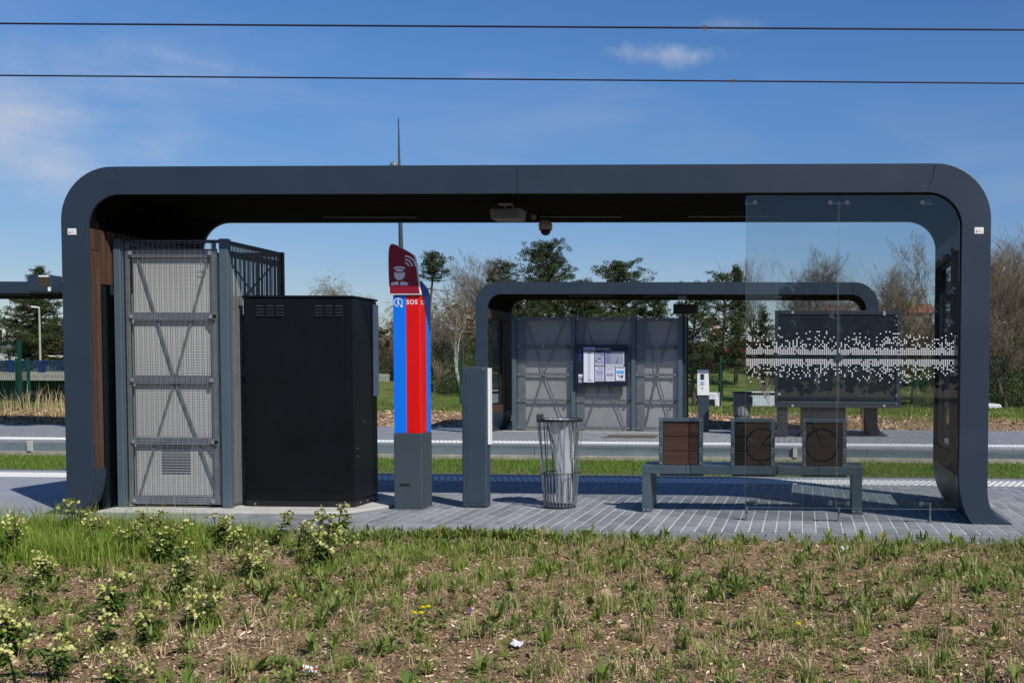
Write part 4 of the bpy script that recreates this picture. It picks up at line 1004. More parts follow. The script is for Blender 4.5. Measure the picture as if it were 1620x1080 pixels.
def tube_mesh(segs, name, mt, parent, n=3):
    """segs: list of (p, q, r0, r1) numpy"""
    P = np.array([s_[0] for s_ in segs]); Q = np.array([s_[1] for s_ in segs]); r0 = np.array([s_[2] for s_ in segs]); r1 = np.array([s_[3] for s_ in segs])
    d = Q - P; d /= np.linalg.norm(d, axis=1, keepdims=True) + 1e-9
    u = np.where(np.abs(d[:, 2:3]) < .9, np.array([[0, 0, 1.]]), np.array([[1., 0, 0]]))
    a = np.cross(d, u); a /= np.linalg.norm(a, axis=1, keepdims=True); b_ = np.cross(d, a)
    out_ = []
    ring0 = []; ring1 = []
    for k in range(n):
        t_ = 2 * math.pi * k / n; o = a * math.cos(t_) + b_ * math.sin(t_)
        ring0.append(P + o * r0[:, None]); ring1.append(Q + o * r1[:, None])
    for k in range(n):
        j = (k + 1) % n; out_.append(np.stack([ring0[k], ring0[j], ring1[j], ring1[k]], 1))
    return raw(name, np.concatenate(out_), None, mt, parent=parent)

def leaf_cloud(name, cen, size, mt, parent, aspect=.35, seed=0, up=.3, kind=None, tones=None, norm=None):
    g = np.random.default_rng(seed); n = len(cen)
    d = g.normal(size=(n, 3)); d[:, 2] += up; d /= np.linalg.norm(d, axis=1, keepdims=True)
    e = g.normal(size=(n, 3)); e = np.cross(d, e); e /= np.linalg.norm(e, axis=1, keepdims=True)
    s_ = (size * g.uniform(.6, 1.4, n))[:, None]
    v = np.stack([cen - e * s_ * aspect, cen + d * s_ * .55 + e * s_ * 0, cen + e * s_ * aspect, cen - d * s_ * .45], 1)
    t_ = tones if tones is not None else g.beta(2, 2, n)
    return raw(name, v, None, mt, parent=parent, kind=kind, attr=t_)

def bare_tree(name, label, loc, h, spread, seed, mt=TWIGG, bmt=BARK, depth=6, droop=0., group='bare trees beyond the tracks', catkins=0, trunk_frac=.2, thick=1.0, stems=1):
    g = random.Random(seed); t = thing(name, label, 'tree', loc, 0, group)
    thickseg, thin = [], []
    def grow(p, d, ln, r, lev):
        n = 4 if lev < 2 else 3; q = p
        for i in range(n):
            d2 = (d + Vector((g.gauss(0, .10), g.gauss(0, .10), g.gauss(0, .05) + .04 - droop * max(0, lev - 2) * .12))).normalized()
            q2 = q + d2 * ln / n; ra = r * (1 - .28 * i / n); rb = r * (1 - .28 * (i + 1) / n)
            (thickseg if lev < 3 else thin).append((tuple(q), tuple(q2), ra, rb))
            if lev < depth and (lev > 0 or i > 0 or trunk_frac < .1):
                for _ in range(2 if lev < 4 else (1 + (g.random() < .6))):
                    if g.random() < .80:
                        ang = g.uniform(.35, .85) * spread; az_ = g.uniform(0, 2 * math.pi)
                        s1 = d2.orthogonal().normalized(); s2 = d2.cross(s1)
                        nd = (d2 * math.cos(ang) + (s1 * math.cos(az_) + s2 * math.sin(az_)) * math.sin(ang)); nd.z += .12 - droop * .15 * lev
                        grow(q2, nd.normalized(), ln * g.uniform(.50, .72), max(.006 * thick, rb * g.uniform(.42, .6)), lev + 1)
            q, d = q2, d2
    for s_ in range(stems):
        d0 = Vector((g.gauss(0, .04 + .16 * (stems > 1)), g.gauss(0, .04 + .16 * (stems > 1)), 1)).normalized()
        grow(Vector((g.gauss(0, .15) if stems > 1 else 0, 0, -.2)), d0, h * .52, h * .014 * thick, 0)
    allp = np.array([s_[1] for s_ in thickseg + thin]); top = np.percentile(allp[:, 2], 99.7)
    k = h / top
    sc = lambda L_: [(np.array(a) * k, np.array(b_) * k, ra, rb) for a, b_, ra, rb in L_]
    tube_mesh(sc(thickseg), 'trunk', bmt, t, 5); tube_mesh(sc(thin), 'branches', mt, t, 3)
    if catkins:
        pts = allp[np.random.default_rng(seed).choice(len(allp), catkins)] * k; pts = pts[pts[:, 2] > h * .35]
        leaf_cloud('catkins', pts + np.random.default_rng(seed + 1).normal(0, .06, pts.shape), .11, BUDS, t, .3, seed, up=-1.2)
    return t
def pine_tree(name, label, loc, h, crown_lo, rad, seed, dens=1.0, shape='dome', group='pine trees beyond the tracks', lean=0, dead=0):
    g = random.Random(seed); G = np.random.default_rng(seed); t = thing(name, label, 'pine tree', loc, 0, group)
    segs = []; cl = []
    tp = [Vector((lean * z + .12 * math.sin(z * .8 + seed), .1 * math.cos(z * .7), z)) for z in np.linspace(-.3, h * .97, 12)]
    for i in range(11): segs.append((tuple(tp[i]), tuple(tp[i + 1]), h * .018 * (1 - i / 12.5) + .02, h * .018 * (1 - (i + 1) / 12.5) + .02))
    tube_mesh(segs, 'trunk', BARKP, t, 7); br = []
    nb_ = int(95 * dens * max(.35, (h - crown_lo) / 8))
    def axisp(z):
        f = (z + .3) / (h * .97 + .3) * 11; i = min(10, max(0, int(f))); return tp[i].lerp(tp[i + 1], f - i)
    # a handful of clumped masses so the outline is uneven
    for k in range(nb_):
        u = (k + g.random()) / nb_; z = crown_lo + (h - crown_lo) * u
        if shape == 'cone': R = rad * (1 - u) ** .85 + .12
        elif shape == 'flat': R = rad * (math.sin(math.pi * min(1, .25 + u * .8)) ** .6)
        else: R = rad * (max(0, 1 - (abs(u - .30) / .72) ** 2.2)) ** .55 + .15
        az_ = k * 2.4 + g.uniform(-.4, .4); R *= g.uniform(.45, 1.15) * (1 + .25 * math.sin(az_ * 2 + seed + 3 * u))
        p = axisp(z); el = g.uniform(-.12, .35) + .5 * u * (shape != 'cone') - (.15 if shape == 'cone' else 0)
        d = Vector((math.cos(az_) * math.cos(el), math.sin(az_) * math.cos(el), math.sin(el)))
        q = p + d * R; mid = p.lerp(q, .5) + Vector((0, 0, -.06 * R)); r_ = .02 + .012 * R
        br += [(tuple(p), tuple(mid), r_ * 1.3, r_), (tuple(mid), tuple(q), r_, .012)]
        m_ = max(3, int(R * 4.2))
        for j in range(m_):
            f = .35 + .65 * (j + g.random()) / m_; c = p.lerp(q, f) + Vector((g.gauss(0, .10 * R + .06), g.gauss(0, .10 * R + .06), g.gauss(.04, .08)))
            cl.append((c.x, c.y, c.z, .11 + .12 * g.random() + .02 * R))
    for k in range(dead):
        z = crown_lo * g.uniform(.35, .98); p = axisp(z); az_ = g.choice([0, math.pi]) + g.uniform(-.7, .7); Ld = g.uniform(.5, 1.9)
        q = p + Vector((math.cos(az_) * Ld, math.sin(az_) * Ld, g.uniform(-.3, .15))); br.append((tuple(p), tuple(q), .03, .012)); q2 = q + Vector((math.cos(az_) * .5, 0, g.uniform(-.1, .3))); br.append((tuple(q), tuple(q2), .012, .008))
    tube_mesh(br, 'branches', BARKP, t, 3)
    cl = np.array(cl); per = 38
    cen = np.repeat(cl[:, :3], per, 0); sg = np.repeat(cl[:, 3], per)
    dd = G.normal(size=cen.shape); dd /= np.linalg.norm(dd, axis=1, keepdims=True); dd *= (G.random(len(cen)) ** .45)[:, None]
    cen = cen + dd * sg[:, None] * np.array([1.15, 1.15, .75])
    tn = np.clip(.5 + .0 * dd[:, 2] + G.normal(0, .2, len(cen)) + np.repeat(G.normal(0, .17, len(cl)), per), 0, 1)
    leaf_cloud('needle_foliage', cen, .125, NEEDLE, t, .17, seed, up=.5, tones=tn)
    return t
def bush(name, label, loc, w, d, h, n, mt, seed, cat='bush', group='bushes beyond the tracks', size=.085, twigs=34):
    n = int(n * 1.9); G = np.random.default_rng(seed); t = thing(name, label, cat, loc, 0, group)
    nb_ = max(4, int(w * 1.6)); bl = np.stack([G.uniform(-w / 2, w / 2, nb_), G.uniform(-d / 2, d / 2, nb_), G.uniform(.15, .72, nb_) * h, G.uniform(.25, .48, nb_) * h], 1)
    k = G.integers(0, nb_, n); dd = G.normal(size=(n, 3)); dd /= np.linalg.norm(dd, axis=1, keepdims=True); r_ = G.random(n) ** .4
    c = bl[k, :3] + dd * (r_ * bl[k, 3])[:, None] * np.array([1.3, 1.2, 1]); c[:, 2] = np.abs(c[:, 2])
    tn = np.clip(G.normal(.5, .2, n) + (G.normal(0, .18, nb_))[k], 0, 1)
    leaf_cloud('foliage', c, size, mt, t, .38, seed, up=.3, tones=tn)
    sg = []
    for q in range(twigs):
        x = G.uniform(-w / 2, w / 2); y = G.uniform(-d / 2, d / 2); a = np.array([x, y, 0.]); b_ = a + np.array([G.normal(0, .28 * h), G.normal(0, .2), h * G.uniform(.35, 1.12)]); m_ = (a + b_) / 2 + G.normal(0, .05 * h, 3)
        sg += [(a, m_, .018, .012), (m_, b_, .012, .005)]
    tube_mesh(sg, 'stems', TWIG, t, 3)
    return t
def base(px, Y): x = at(px, 586, Y).x; return (x, Y, float(gz(x, Y)) - .05)
def hgt_(px, py, Y): return at(px, py, Y).z - base(px, Y)[2]

PT = [('pine_tree', 'layered dark pine tree under the roof beam at the far left', 64, 425, 70, .8, 4.3, 'cone', 2.3, 0, .0),
      ('pine_tree', 'slender pine with a bare trunk and small tufted crown right of the totem sign', 682, 403, 68, 6.4, 1.35, 'flat', 1.15, 16, .006),
      ('pine_tree', 'small pine top peeking over the left corner of the far shelter', 796, 421, 72, 3.5, 1.5, 'dome', 1.1, 0, 0),
      ('pine_tree', 'tallest broad dark pine above the far shelter roof', 868, 391, 66, 1.8, 2.1, 'dome', 2.1, 0, 0),
      ('pine_tree', 'broad dark pine above the middle of the far shelter roof', 980, 421, 66, 1.5, 2.1, 'dome', 2.0, 0, 0),
      ('pine_tree', 'short dense pine right behind the three panel enclosure, left one', 838, 455, 62, 1.0, 2.0, 'dome', 1.6, 0, 0),
      ('pine_tree', 'low pine seen only between the roof and the mesh panels', 925, 462, 60, .8, 2.2, 'dome', 1.7, 0, 0),
      ('pine_tree', 'dense pine behind the right end of the mesh enclosure', 1035, 468, 60, .8, 1.8, 'dome', 1.6, 0, 0),
      ('pine_tree', 'dark pine with brown lower twigs behind the far validator', 1098, 462, 58, 1.5, 1.8, 'dome', 1.15, 8, 0),
      ('pine_tree', 'dark pine whose tip shows above the far roof left of the glass edge', 1143, 440, 60, 2.0, 1.6, 'dome', 1.1, 8, 0),
      ('spruce_tree', 'narrow pointed spruce tip above the far roof at the glass edge', 1167, 424, 66, 1.0, 1.15, 'cone', 1.5, 0, 0),
      ('pine_tree', 'dark conifer leaning behind the left part of the dotted glass', 1205, 490, 58, 1.2, 1.3, 'cone', 1.1, 0, .02)]
for i, (nm, lab, px, py, Y, lo, rad, shp, dens, dead, lean) in enumerate(PT):
    pine_tree(nm, lab, base(px, Y), hgt_(px, py, Y), lo, rad, 20 + i, dens, shp, dead=dead, lean=lean)

BT = [('birch_tree', 'drooping bare birch left of the totem above the black cabinet', 556, 436, 78, .9, TWIG, BARK, 5, .9, 900, 1, .9),
      ('birch_tree', 'second drooping birch just left of the totem sign', 612, 447, 74, .9, TWIG, BARK, 5, .9, 900, 1, .9),
      ('bare_tree', 'big grey bare tree at the left corner of the far shelter', 772, 404, 80, 1.0, TWIGG, BARK, 6, 0, 0, 1, 1.1),
      ('birch_tree', 'young birch with a bright white stem left of the far shelter', 733, 440, 60, .8, TWIG, BIRCH, 5, .4, 700, 1, 1.0),
      ('bare_tree', 'thin leafless tree between the totem and the far shelter', 706, 470, 66, .9, TWIGG, BARK, 5, .1, 300, 1, .8),
      ('bare_tree', 'bare tree top showing between two dark pines over the roof', 925, 436, 82, 1.0, TWIGG, BARK, 5, 0, 0, 1, .9),
      ('bare_tree', 'small feathery bare tree left of the broad one above the far roof', 1204, 406, 78, .8, TWIGG, BARK, 5, 0, 150, 1, .8),
      ('bare_tree', 'broad fan shaped bare tree above the far shelter roof behind the glass', 1260, 398, 76, 1.15, TWIGG, BARK, 6, 0, 0, 2, 1.0),
      ('bare_tree', 'loose bare tree right of the far shelter corner behind the glass', 1418, 404, 66, .95, TWIGG, BARK, 5, 0, 250, 1, .9),
      ('bare_tree', 'tall bare tree against the right leg inside the glass screen', 1470, 372, 62, .9, TWIG, BARK, 6, 0, 900, 1, .9),
      ('bare_tree', 'dense brown bare tree just right of the near shelter leg', 1580, 372, 60, 1.0, TWIG, BARK, 6, 0, 300, 1, .9),
      ('bare_tree', 'dense bare tree at the right edge of the photo', 1622, 380, 64, 1.0, TWIG, BARK, 6, 0, 200, 1, .9),
      ('bare_tree', 'bare tree hidden mostly behind the near shelter right leg', 1530, 380, 66, .85, TWIG, BARK, 5, 0, 300, 1, .9),
      ('bare_tree', 'fuzzy brown bare tree in front of the orange roofs right of the map board', 1442, 425, 58, .95, TWIG, BARK, 6, 0, 500, 1, .9),
      ('bare_tree', 'tall feathery bare tree at the right edge, nearer than the others', 1604, 392, 52, .9, TWIG, BARK, 6, 0, 300, 1, .9),
      ('bare_tree', 'brown leafless tree just clearing the right leg of the near shelter', 1566, 385, 68, 1.0, TWIG, BARK, 6, 0, 500, 1, 1.0),
      ('bare_tree', 'low bare tree behind the map board top', 1335, 452, 70, 1.0, TWIGG, BARK, 5, 0, 100, 1, .8)]
for i, (nm, lab, px, py, Y, sp, mt_, bm_, dep, drp, cat_, st_, th_) in enumerate(BT):
    bare_tree(nm, lab, base(px, Y), hgt_(px, py, Y), sp, 50 + i, mt_, bm_, dep, drp, catkins=cat_, stems=st_, thick=th_)
# small bare sapling near the fence
bare_tree('sapling', 'small bare sapling on the slope right of the totem', base(688, 36), hgt_(688, 560, 36), .9, 91, TWIG, BARK, 4, 0, group='saplings', thick=.8)
t = bare_tree('sapling', 'leafless white stemmed sapling left of the map board', base(1222, 37), hgt_(1222, 575, 37), .6, 92, TWIG, BIRCH, 3, 0, group='saplings', thick=.8)

BRAM = mat('bramble_leaves', (.08, .12, .03), .7, 0, .3, tone=[(.035, .06, .012), (.075, .12, .02), (.12, .17, .035), (.17, .17, .06)], trans=.3)
BS = [('bright green bush at the edge of the meadow left of the far shelter', 720, 540, 62, 4.5, LEAFG, 5000),
      ('brown thicket behind the totem under the birches', 600, 548, 66, 5.5, LEAFB, 5000),
      ('dark brown thicket behind the validator with the white face', 1095, 545, 58, 5.0, LEAFB, 7000),
      ('brown and green thicket under the red roof', 1170, 566, 56, 5.0, LEAFB, 7000),
      ('twiggy thicket low at the left edge of the dotted glass', 1212, 590, 50, 3.0, LEAFB, 3500),
      ('tangled bush right of the map board', 1452, 505, 54, 4.2, LEAFB, 7000),
      ('dark green hedge mass behind the map board', 1330, 520, 62, 9, LEAFB, 7000),
      ('dark olive hedge right of the near shelter leg', 1590, 486, 54, 5.0, LEAFG, 12000),
      ('olive green hedge at the right edge', 1632, 468, 56, 3.8, LEAFG, 8000),
      ('low green bramble bank right of the near shelter leg', 1600, 562, 54, 8.5, BRAM, 9000),
      ('thicket behind the right leg of the near shelter', 1530, 520, 58, 4, LEAFB, 5000),
      ('low dark shrubs behind the three panel enclosure', 900, 545, 66, 14, LEAFB, 7000),
      ('grey green bush between the birch and the far shelter', 745, 525, 66, 3.5, LEAFG, 4000)]
for i, (lab, px, py, Y, w, mt_, n_b) in enumerate(BS):
    if mt_ is LEAFB and Y < 63: w *= 78 / Y * 1.15; Y = 78 + (i % 3) * 2; n_b = int(n_b * 1.35)
    bush('bush', lab, base(px, Y), w, 3, hgt_(px, py, Y), n_b, mt_, 120 + i)
# far tree line on the horizon
def far_wood():
    G = np.random.default_rng(5); n = 42000; x = G.uniform(-170, 110, n); y = G.uniform(115, 150, n)
    hh = 2.9 + 1.4 * np.sin(x * .11) + 1.5 * np.sin(x * .31 + 1) + .9 * np.sin(x * .9)
    hh = hh * np.where(x < -62, .6, 1.0)
    z = np.array(gz(x, y)) + hh * G.random(n) ** .8
    leaf_cloud('distant_wood', np.stack([x, y, z], 1), .9, LEAFB, None, .35, 5, kind='stuff')
    o = bpy.data.objects['distant_wood']; o['label'] = 'far line of brown and green woodland along the horizon'
far_wood()
# the trees behind the photographer, mirrored in the glass
G = np.random.default_rng(8); n = 26000; x = G.uniform(-60, 60, n); y = G.uniform(-58, -46, n)
z = (7.0 + 1.8 * np.sin(x * .23) + 1.2 * np.sin(x * .61 + 1)) * G.random(n) ** .75
leaf_cloud('wood_behind_camera', np.stack([x, y, z], 1), .8, LEAFB, None, .35, 5, kind='stuff')['label'] = 'line of trees behind the photographer, mirrored in the glass'

# ------------------------------------------------------------------ far buildings
ROOFT = mat('orange_roof_tiles', (.26, .10, .055), .85, nscale=30, namp=.35, detail=3)
CREAMW = mat('cream_render', (.34, .29, .23), .9, nscale=2, namp=.1)
WHITEW = mat('white_render', (.62, .62, .60), .8, nscale=2, namp=.08)
PANEW = mat('dark_window_pane', (.02, .025, .03), .1, nscale=2, namp=.3)
REDM = mat('bright_red_cladding', (.42, .015, .03), .5, nscale=2, namp=.1)
def house(label, px0, px1, py_ridge, Y, wall=CREAMW, eave=.55, gable=False):
    xa, xb = at(px0, 586, Y).x, at(px1, 586, Y).x; zr = at((px0 + px1) / 2, py_ridge, Y).z; zb = float(gz((xa + xb) / 2, Y)) - .3; w = xb - xa; ze = zr - min(3.2, w * .35)
    t = thing('house', label, 'house', ((xa + xb) / 2, Y, zb), group='houses on the skyline'); O = tuple(t.location)
    b = MB(); b.box(xa + .3, xb - .3, Y, Y + 9, zb, ze); 
    if gable: b.add([(xa + .3, Y, ze), (xb - .3, Y, ze), ((xa + xb) / 2, Y, zr - .15)], [(0, 1, 2)])
    wl = build(b, 'wall', wall, t, off=O)
    b = MB()
    if gable:
        m_ = (xa + xb) / 2
        for s_ in (xa, xb): b.add([(s_, Y - .4, ze - .1), (m_, Y - .4, zr), (m_, Y + 9.4, zr), (s_, Y + 9.4, ze - .1), (s_, Y - .4, ze - .3), (m_, Y - .4, zr - .2), (m_, Y + 9.4, zr - .2), (s_, Y + 9.4, ze - .3)], [(0, 1, 2, 3), (7, 6, 5, 4), (0, 4, 5, 1), (3, 2, 6, 7), (0, 3, 7, 4)])
    else: b.prism([(Y - .4, ze - .1), (Y + 4.5, zr), (Y + 9.4, ze - .1)], xa, xb, plane='yz')
    rf = build(b, 'roof', ROOFT, t, off=O)
    b = MB(); cxx = xa + w * .3; b.box(cxx, cxx + .8, Y + 3.6, Y + 4.3, zr - 1.2, zr + .9); build(b, 'chimney', CREAMW, rf, off=O)
    nw = max(2, int(w / 3.2))
    for fl in range(2):
        for k in range(nw):
            x = xa + w * (k + .5) / nw; z = ze - 1.9 - fl * 2.8
            if z < zb + .5: continue
            b = MB(); b.box(x - .55, x + .55, Y - .06, Y - .001, z, z + 1.3); f = build(b, 'window', WHITEW, t, off=O)
            b = MB(); b.box(x - .45, x + .45, Y - .075, Y - .061, z + .1, z + 1.2); build(b, 'pane', PANEW, f, off=O)
for a in [('long low house with orange tiles just above the map board', 1288, 1344, 479, 150, CREAMW), ('cream gabled house above the map board right end', 1342, 1366, 476, 140, WHITEW, .5, True), ('house with orange roof right of the far shelter corner', 1392, 1432, 480, 150, CREAMW),
          ('orange roofed house behind the tall bare tree', 1430, 1478, 477, 145, CREAMW), ('orange roofed house at the right edge behind bare trees', 1566, 1630, 488, 150, CREAMW), ('pale house behind the thin trees right of the totem', 692, 712, 553, 150, WHITEW)]: house(*a)
# red roofed shop
xa, xb = at(1143, 586, 110).x, at(1202, 586, 110).x; zb = float(gz(xa, 110)) - .3; z1 = at(1170, 557, 110).z
t = thing('shop_building', 'low shop with a bright red roof behind the left edge of the dotted glass', 'shop', ((xa + xb) / 2, 110, zb)); O = tuple(t.location)
b = MB(); b.box(xa + .5, xb, 110, 118, zb, z1); build(b, 'wall', WHITEW, t, off=O)
zt_ = at(1170, 538.5, 110).z
b = MB(); b.prism([(xa - .5, z1), (xa + 1.0, z1 + .35), (xb - 1.6, zt_), (xb, zt_ - .2), (xb + .5, z1)], 109.6, 118.4); build(b, 'roof', REDM, t, off=O)
b = MB(); b.box(xb - 1.6, xb - .3, 109.9, 109.99, zb + .4, z1 - .6); build(b, 'entrance', REDM, t, off=O)
for k in range(2): b = MB(); b.box(xa + .9 + k * .9, xa + 1.6 + k * .9, 109.93, 109.99, zb + .8, z1 - .5); build(b, 'window', PANEW, t, off=O)
for px0, px1, pt, pb, mt_, lab in ((1100.5, 1107, 519, 541, BLUEINK, 'dark blue banner flag on a pole among the pines'), (1126.5, 1134, 503, 535, mat('red_flag_cloth', (.50, .03, .05), .7, nscale=5, namp=.1), 'red and white banner flag on a pole among the pines')):
    a_, c_ = at(px0, pt, 100), at(px1, pb, 100); g0 = float(gz(a_.x, 100)) - .2
    t = thing('banner_flag', lab, 'flag', (c_.x, 100, g0), group='banner flags'); O = tuple(t.location)
    b = MB(); b.tube([(c_.x, 100, g0), (c_.x, 100, a_.z + .2)], .05, 6); build(b, 'pole', WHITE, t, off=O)
    b = MB(); n_f = 8
    for k in range(n_f):
        za, zb_ = c_.z + (a_.z - c_.z) * k / n_f, c_.z + (a_.z - c_.z) * (k + 1) / n_f; w0, w1 = .05 * math.sin(k * 1.1), .05 * math.sin(k * 1.1 + 1.1)
        b.add([(a_.x, 99.95 + w0, za), (c_.x - .06, 99.98, za), (c_.x - .06, 99.98, zb_), (a_.x, 99.95 + w1, zb_), (a_.x, 99.97 + w0, za), (c_.x - .06, 100.0, za), (c_.x - .06, 100.0, zb_), (a_.x, 99.97 + w1, zb_)], [(0, 1, 2, 3), (7, 6, 5, 4), (0, 3, 7, 4)])
    cl = build(b, 'cloth', mt_, t, off=O)
    b = MB()
    for k in range(3): z = c_.z + (a_.z - c_.z) * (.16 + k * .3); b.box(a_.x + .08, c_.x - .14, 99.84, 99.88, z, z + .18)
    build(b, 'white_mark', WHITE, cl, off=O)

# left background: white hall, bridge parapet with blue railing, street lamp, antenna mast
xa, xb = at(-120, 586, 105).x, at(66, 586, 105).x; zb = float(gz(xa, 105)) - .3
t = thing('white_hall', 'long low white industrial hall behind the blue railing at the far left', 'building', ((xa + xb) / 2, 105, zb)); O = tuple(t.location)
z1 = at(30, 553, 105).z
b = MB(); b.box(xa, xb, 105, 120, zb, z1); build(b, 'wall', WHITEW, t, off=O)
b = MB(); b.box(xa - .3, xb + .3, 104.7, 120.3, z1, z1 + .35); build(b, 'flat_roof', STEELG, t, off=O)
for k in range(7): x = xa + 1.5 + k * 1.9; b = MB(); b.box(x, x + 1.1, 104.93, 104.99, zb + 1.2, zb + 2.2); build(b, 'window', PANEW, t, off=O)
YB = 40.0
xa, xb = at(-150, 586, YB).x, at(560, 586, YB).x
zt_, zm_ = at(50, 589, YB).z, at(50, 601.5, YB).z
t = thing('bridge_parapet', 'beige concrete bridge edge with blue railing seen behind the green fence at the left', 'bridge', ((xa + xb) / 2, YB, 0)); O = tuple(t.location)
b = MB(); b.box(xa, xb, YB, YB + 3.5, zm_, zt_); build(b, 'concrete_edge', CONC2, t, off=O)
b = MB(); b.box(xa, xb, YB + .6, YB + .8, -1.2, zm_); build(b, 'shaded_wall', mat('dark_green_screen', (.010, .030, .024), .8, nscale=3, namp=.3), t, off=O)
zr_ = at(50, 570, YB).z
b = MB(); b.box(xa, xb, YB + .28, YB + .34, zr_ - .06, zr_); build(b, 'top_rail', BLUERAIL, t, off=O)
b = MB(); b.box(xa, xb, YB + .28, YB + .34, zt_ + .06, zt_ + .10); build(b, 'bottom_rail', BLUERAIL, t, off=O)
x = xa + .2; k = 0
fp0 = None; fp1 = None
while x < xb:
    big = k % 9 == 0
    if x < -26.5 or True:
        if big:
            if fp0 is None: b = MB(); b.box(0, .16, .24, .40, zt_ + .0, zr_ + .01); fp0 = build(b, 'rail_post', BLUERAIL, t, (x - O[0], 0, 0))
            else: c = fp0.copy(); C.objects.link(c); c.parent = t; c.location = (x - O[0], 0, 0)
        else:
            if fp1 is None: b = MB(); b.box(0, .035, .29, .33, zt_ + .10, zr_ - .06); fp1 = build(b, 'baluster', BLUERAIL, t, (x - O[0], 0, 0))
            else: c = fp1.copy(); C.objects.link(c); c.parent = t; c.location = (x - O[0], 0, 0)
    x += .14; k += 1
q = at(62, 487, 46); g0 = 0.0
t = thing('street_lamp', 'pale street lamp post in front of the left pine tree', 'street lamp', (q.x, 46, g0)); 
b = MB(); b.tube([(0, 0, 0), (0, 0, q.z * .5), (0, 0, q.z)], [.055, .045, .035], 8); build(b, 'pole', mat('cream_lamp_paint', (.36, .33, .25), .5, nscale=3, namp=.05), t)
b = MB(); b.bar((0.02, 0, q.z), (-.12, 0, q.z + .03), .04); b.prism([(-.34, q.z + .05), (-.30, q.z + .09), (-.06, q.z + .05), (-.06, q.z + .0), (-.3, q.z + .01)], -.09, .09); build(b, 'lamp_head', WHITE, t, bevel=.01)
q = at(14, 520, 90)
t = thing('antenna_mast', 'phone mast with white panel antennas at the left edge', 'antenna mast', (q.x, 90, 1.2))
b = MB(); b.tube([(0, 0, 0), (0, 0, q.z - 1.2)], [.12, .08], 8); b.bar((-.5, 0, q.z - 1.9), (.5, 0, q.z - 1.9), .06); build(b, 'pole', STEELG, t)
for dx in (-.42, .12, .42): b = MB(); b.box(dx - .12, dx + .12, -.12, .02, q.z - 2.3, q.z - 1.15); build(b, 'panel_antenna', WHITE, t)
q = at(620, 573, 52)

# ------------------------------------------------------------------ green mesh fence
def fence_line(label, pts, h, postw, meshed=True, dx=.10):
    """pts: list of post base points"""
    t = thing('mesh_fence', label, 'fence', pts[0], group='green mesh fences'); O = Vector(pts[0]); first = None
    for p in pts:
        if first is None: b = MB(); b.box(-postw / 2, postw / 2, -postw / 2, postw / 2, -.2, h); first = build(b, 'post', GREENP, t, tuple(Vector(p) - O))
        else: c = first.copy(); C.objects.link(c); c.parent = t; c.location = Vector(p) - O
    for p, q in zip(pts[:-1], pts[1:]):
        p, q = Vector(p), Vector(q); b = MB(); n = int((q - p).length / dx)
        for k in range(n + 1): a = p.lerp(q, k / n); b.box(a.x - .0025, a.x + .0025, a.y - .0025, a.y + .0025, a.z + .05, a.z + h - .08)
        for z in (.06, .5, .55, 1.1, 1.15, h - .1): b.bar(tuple(p + Vector((0, 0, z))), tuple(q + Vector((0, 0, z))), .006)
        build(b, 'mesh_panel', GREENP, t, off=O)
    return t
Yf = 40.6
pxs = [626 + 102.8 * k for k in range(-1, 12)]
pts = []
for px in pxs: x = at(px, 640, Yf).x; pts.append((x, Yf, float(gz(x, Yf)) - .05))
fence_line('green mesh fence with thin posts running across the meadow behind the far platform', pts, 2.02, .07)
q = at(33, 655, 28.5)
P1 = (q.x, 28.5, .14); P2 = at(46, 640, 33.5); P3 = at(77, 640, 36.5); P0 = (q.x - 3.2, 28.5, .14)
fence_line('tall green fence posts at the far left in front of dry weeds', [P0, P1], 2.06, .072, dx=.06)
fence_line('second green fence stepping back beside the bridge edge at the left', [(P2.x, 33.5, .0), (P3.x, 35.0, -.0), (P3.x + 2.6, 36.5, -.0)], 1.75, .07)

# ------------------------------------------------------------------ parked vehicles in the sunken road
CARW = mat('white_car_paint', (.70, .70, .69), .25, 0, .5, nscale=2, namp=.03, coat=.6)
CARG = mat('pale_grey_van_paint', (.66, .69, .71), .3, 0, .5, nscale=2, namp=.05, coat=.5)
CARD = mat('dark_car_paint', (.05, .08, .09), .25, 0, .5, nscale=2, namp=.05, coat=.6)
TYRE = mat('tyre_rubber', (.015, .015, .015), .8, nscale=9, namp=.3)
def vehicle(name, label, cat, x, Y, ln, prof, paint, wins, roofrail=False, z0=-1.66, wd=1.8):
    t = thing(name, label, cat, (x, Y, z0), group='vehicles parked in the sunken road')
    b = MB(); b.prism([(a * ln, c) for a, c in prof], 0, wd); build(b, 'body', paint, t, bevel=.05, seg=3)
    for poly in wins: b = MB(); b.prism([(a * ln, c) for a, c in poly], -.012, .002); build(b, 'window', PANEW, t)
    for wx in (.18, .80):
        for yy in (-.03, wd - .17):
            b = MB(); b.lathe((wx * ln, yy, .33), [(0, 0), (.30, 0), (.33, .03), (.33, .17), (.30, .2), (0, .2)], 18, axis='y'); w = build(b, 'wheel', TYRE, t)
            b = MB(); b.lathe((wx * ln, yy - .012, .33), [(0, 0), (.19, 0), (.2, .01), (0, .01)], 14, axis='y'); build(b, 'rim', ALU, w)
    for hx in (.005, .985): b = MB(); b.box(hx * ln - .03, hx * ln + .03, -.005, .14, .68, .84); build(b, 'light', BOLT, t)
    if roofrail: b = MB(); b.box(.30 * ln, .97 * ln, -.006, .004, prof[0][1] * 0 + max(c for _, c in prof) - .16, max(c for _, c in prof) - .05); build(b, 'dark_roof_band', BLACK, t)
    return t
VY = 46.5
vanp = [(0, .3), (0, .95), (.05, 1.15), (.17, 1.35), (.24, 1.92), (.30, 2.06), (.97, 2.08), (1, 1.95), (1, .3)]
smallp = [(0, .3), (0, .85), (.04, 1.05), (.20, 1.22), (.36, 1.92), (.45, 2.02), (.90, 2.0), (.965, 1.75), (1, 1.1), (1, .3)]
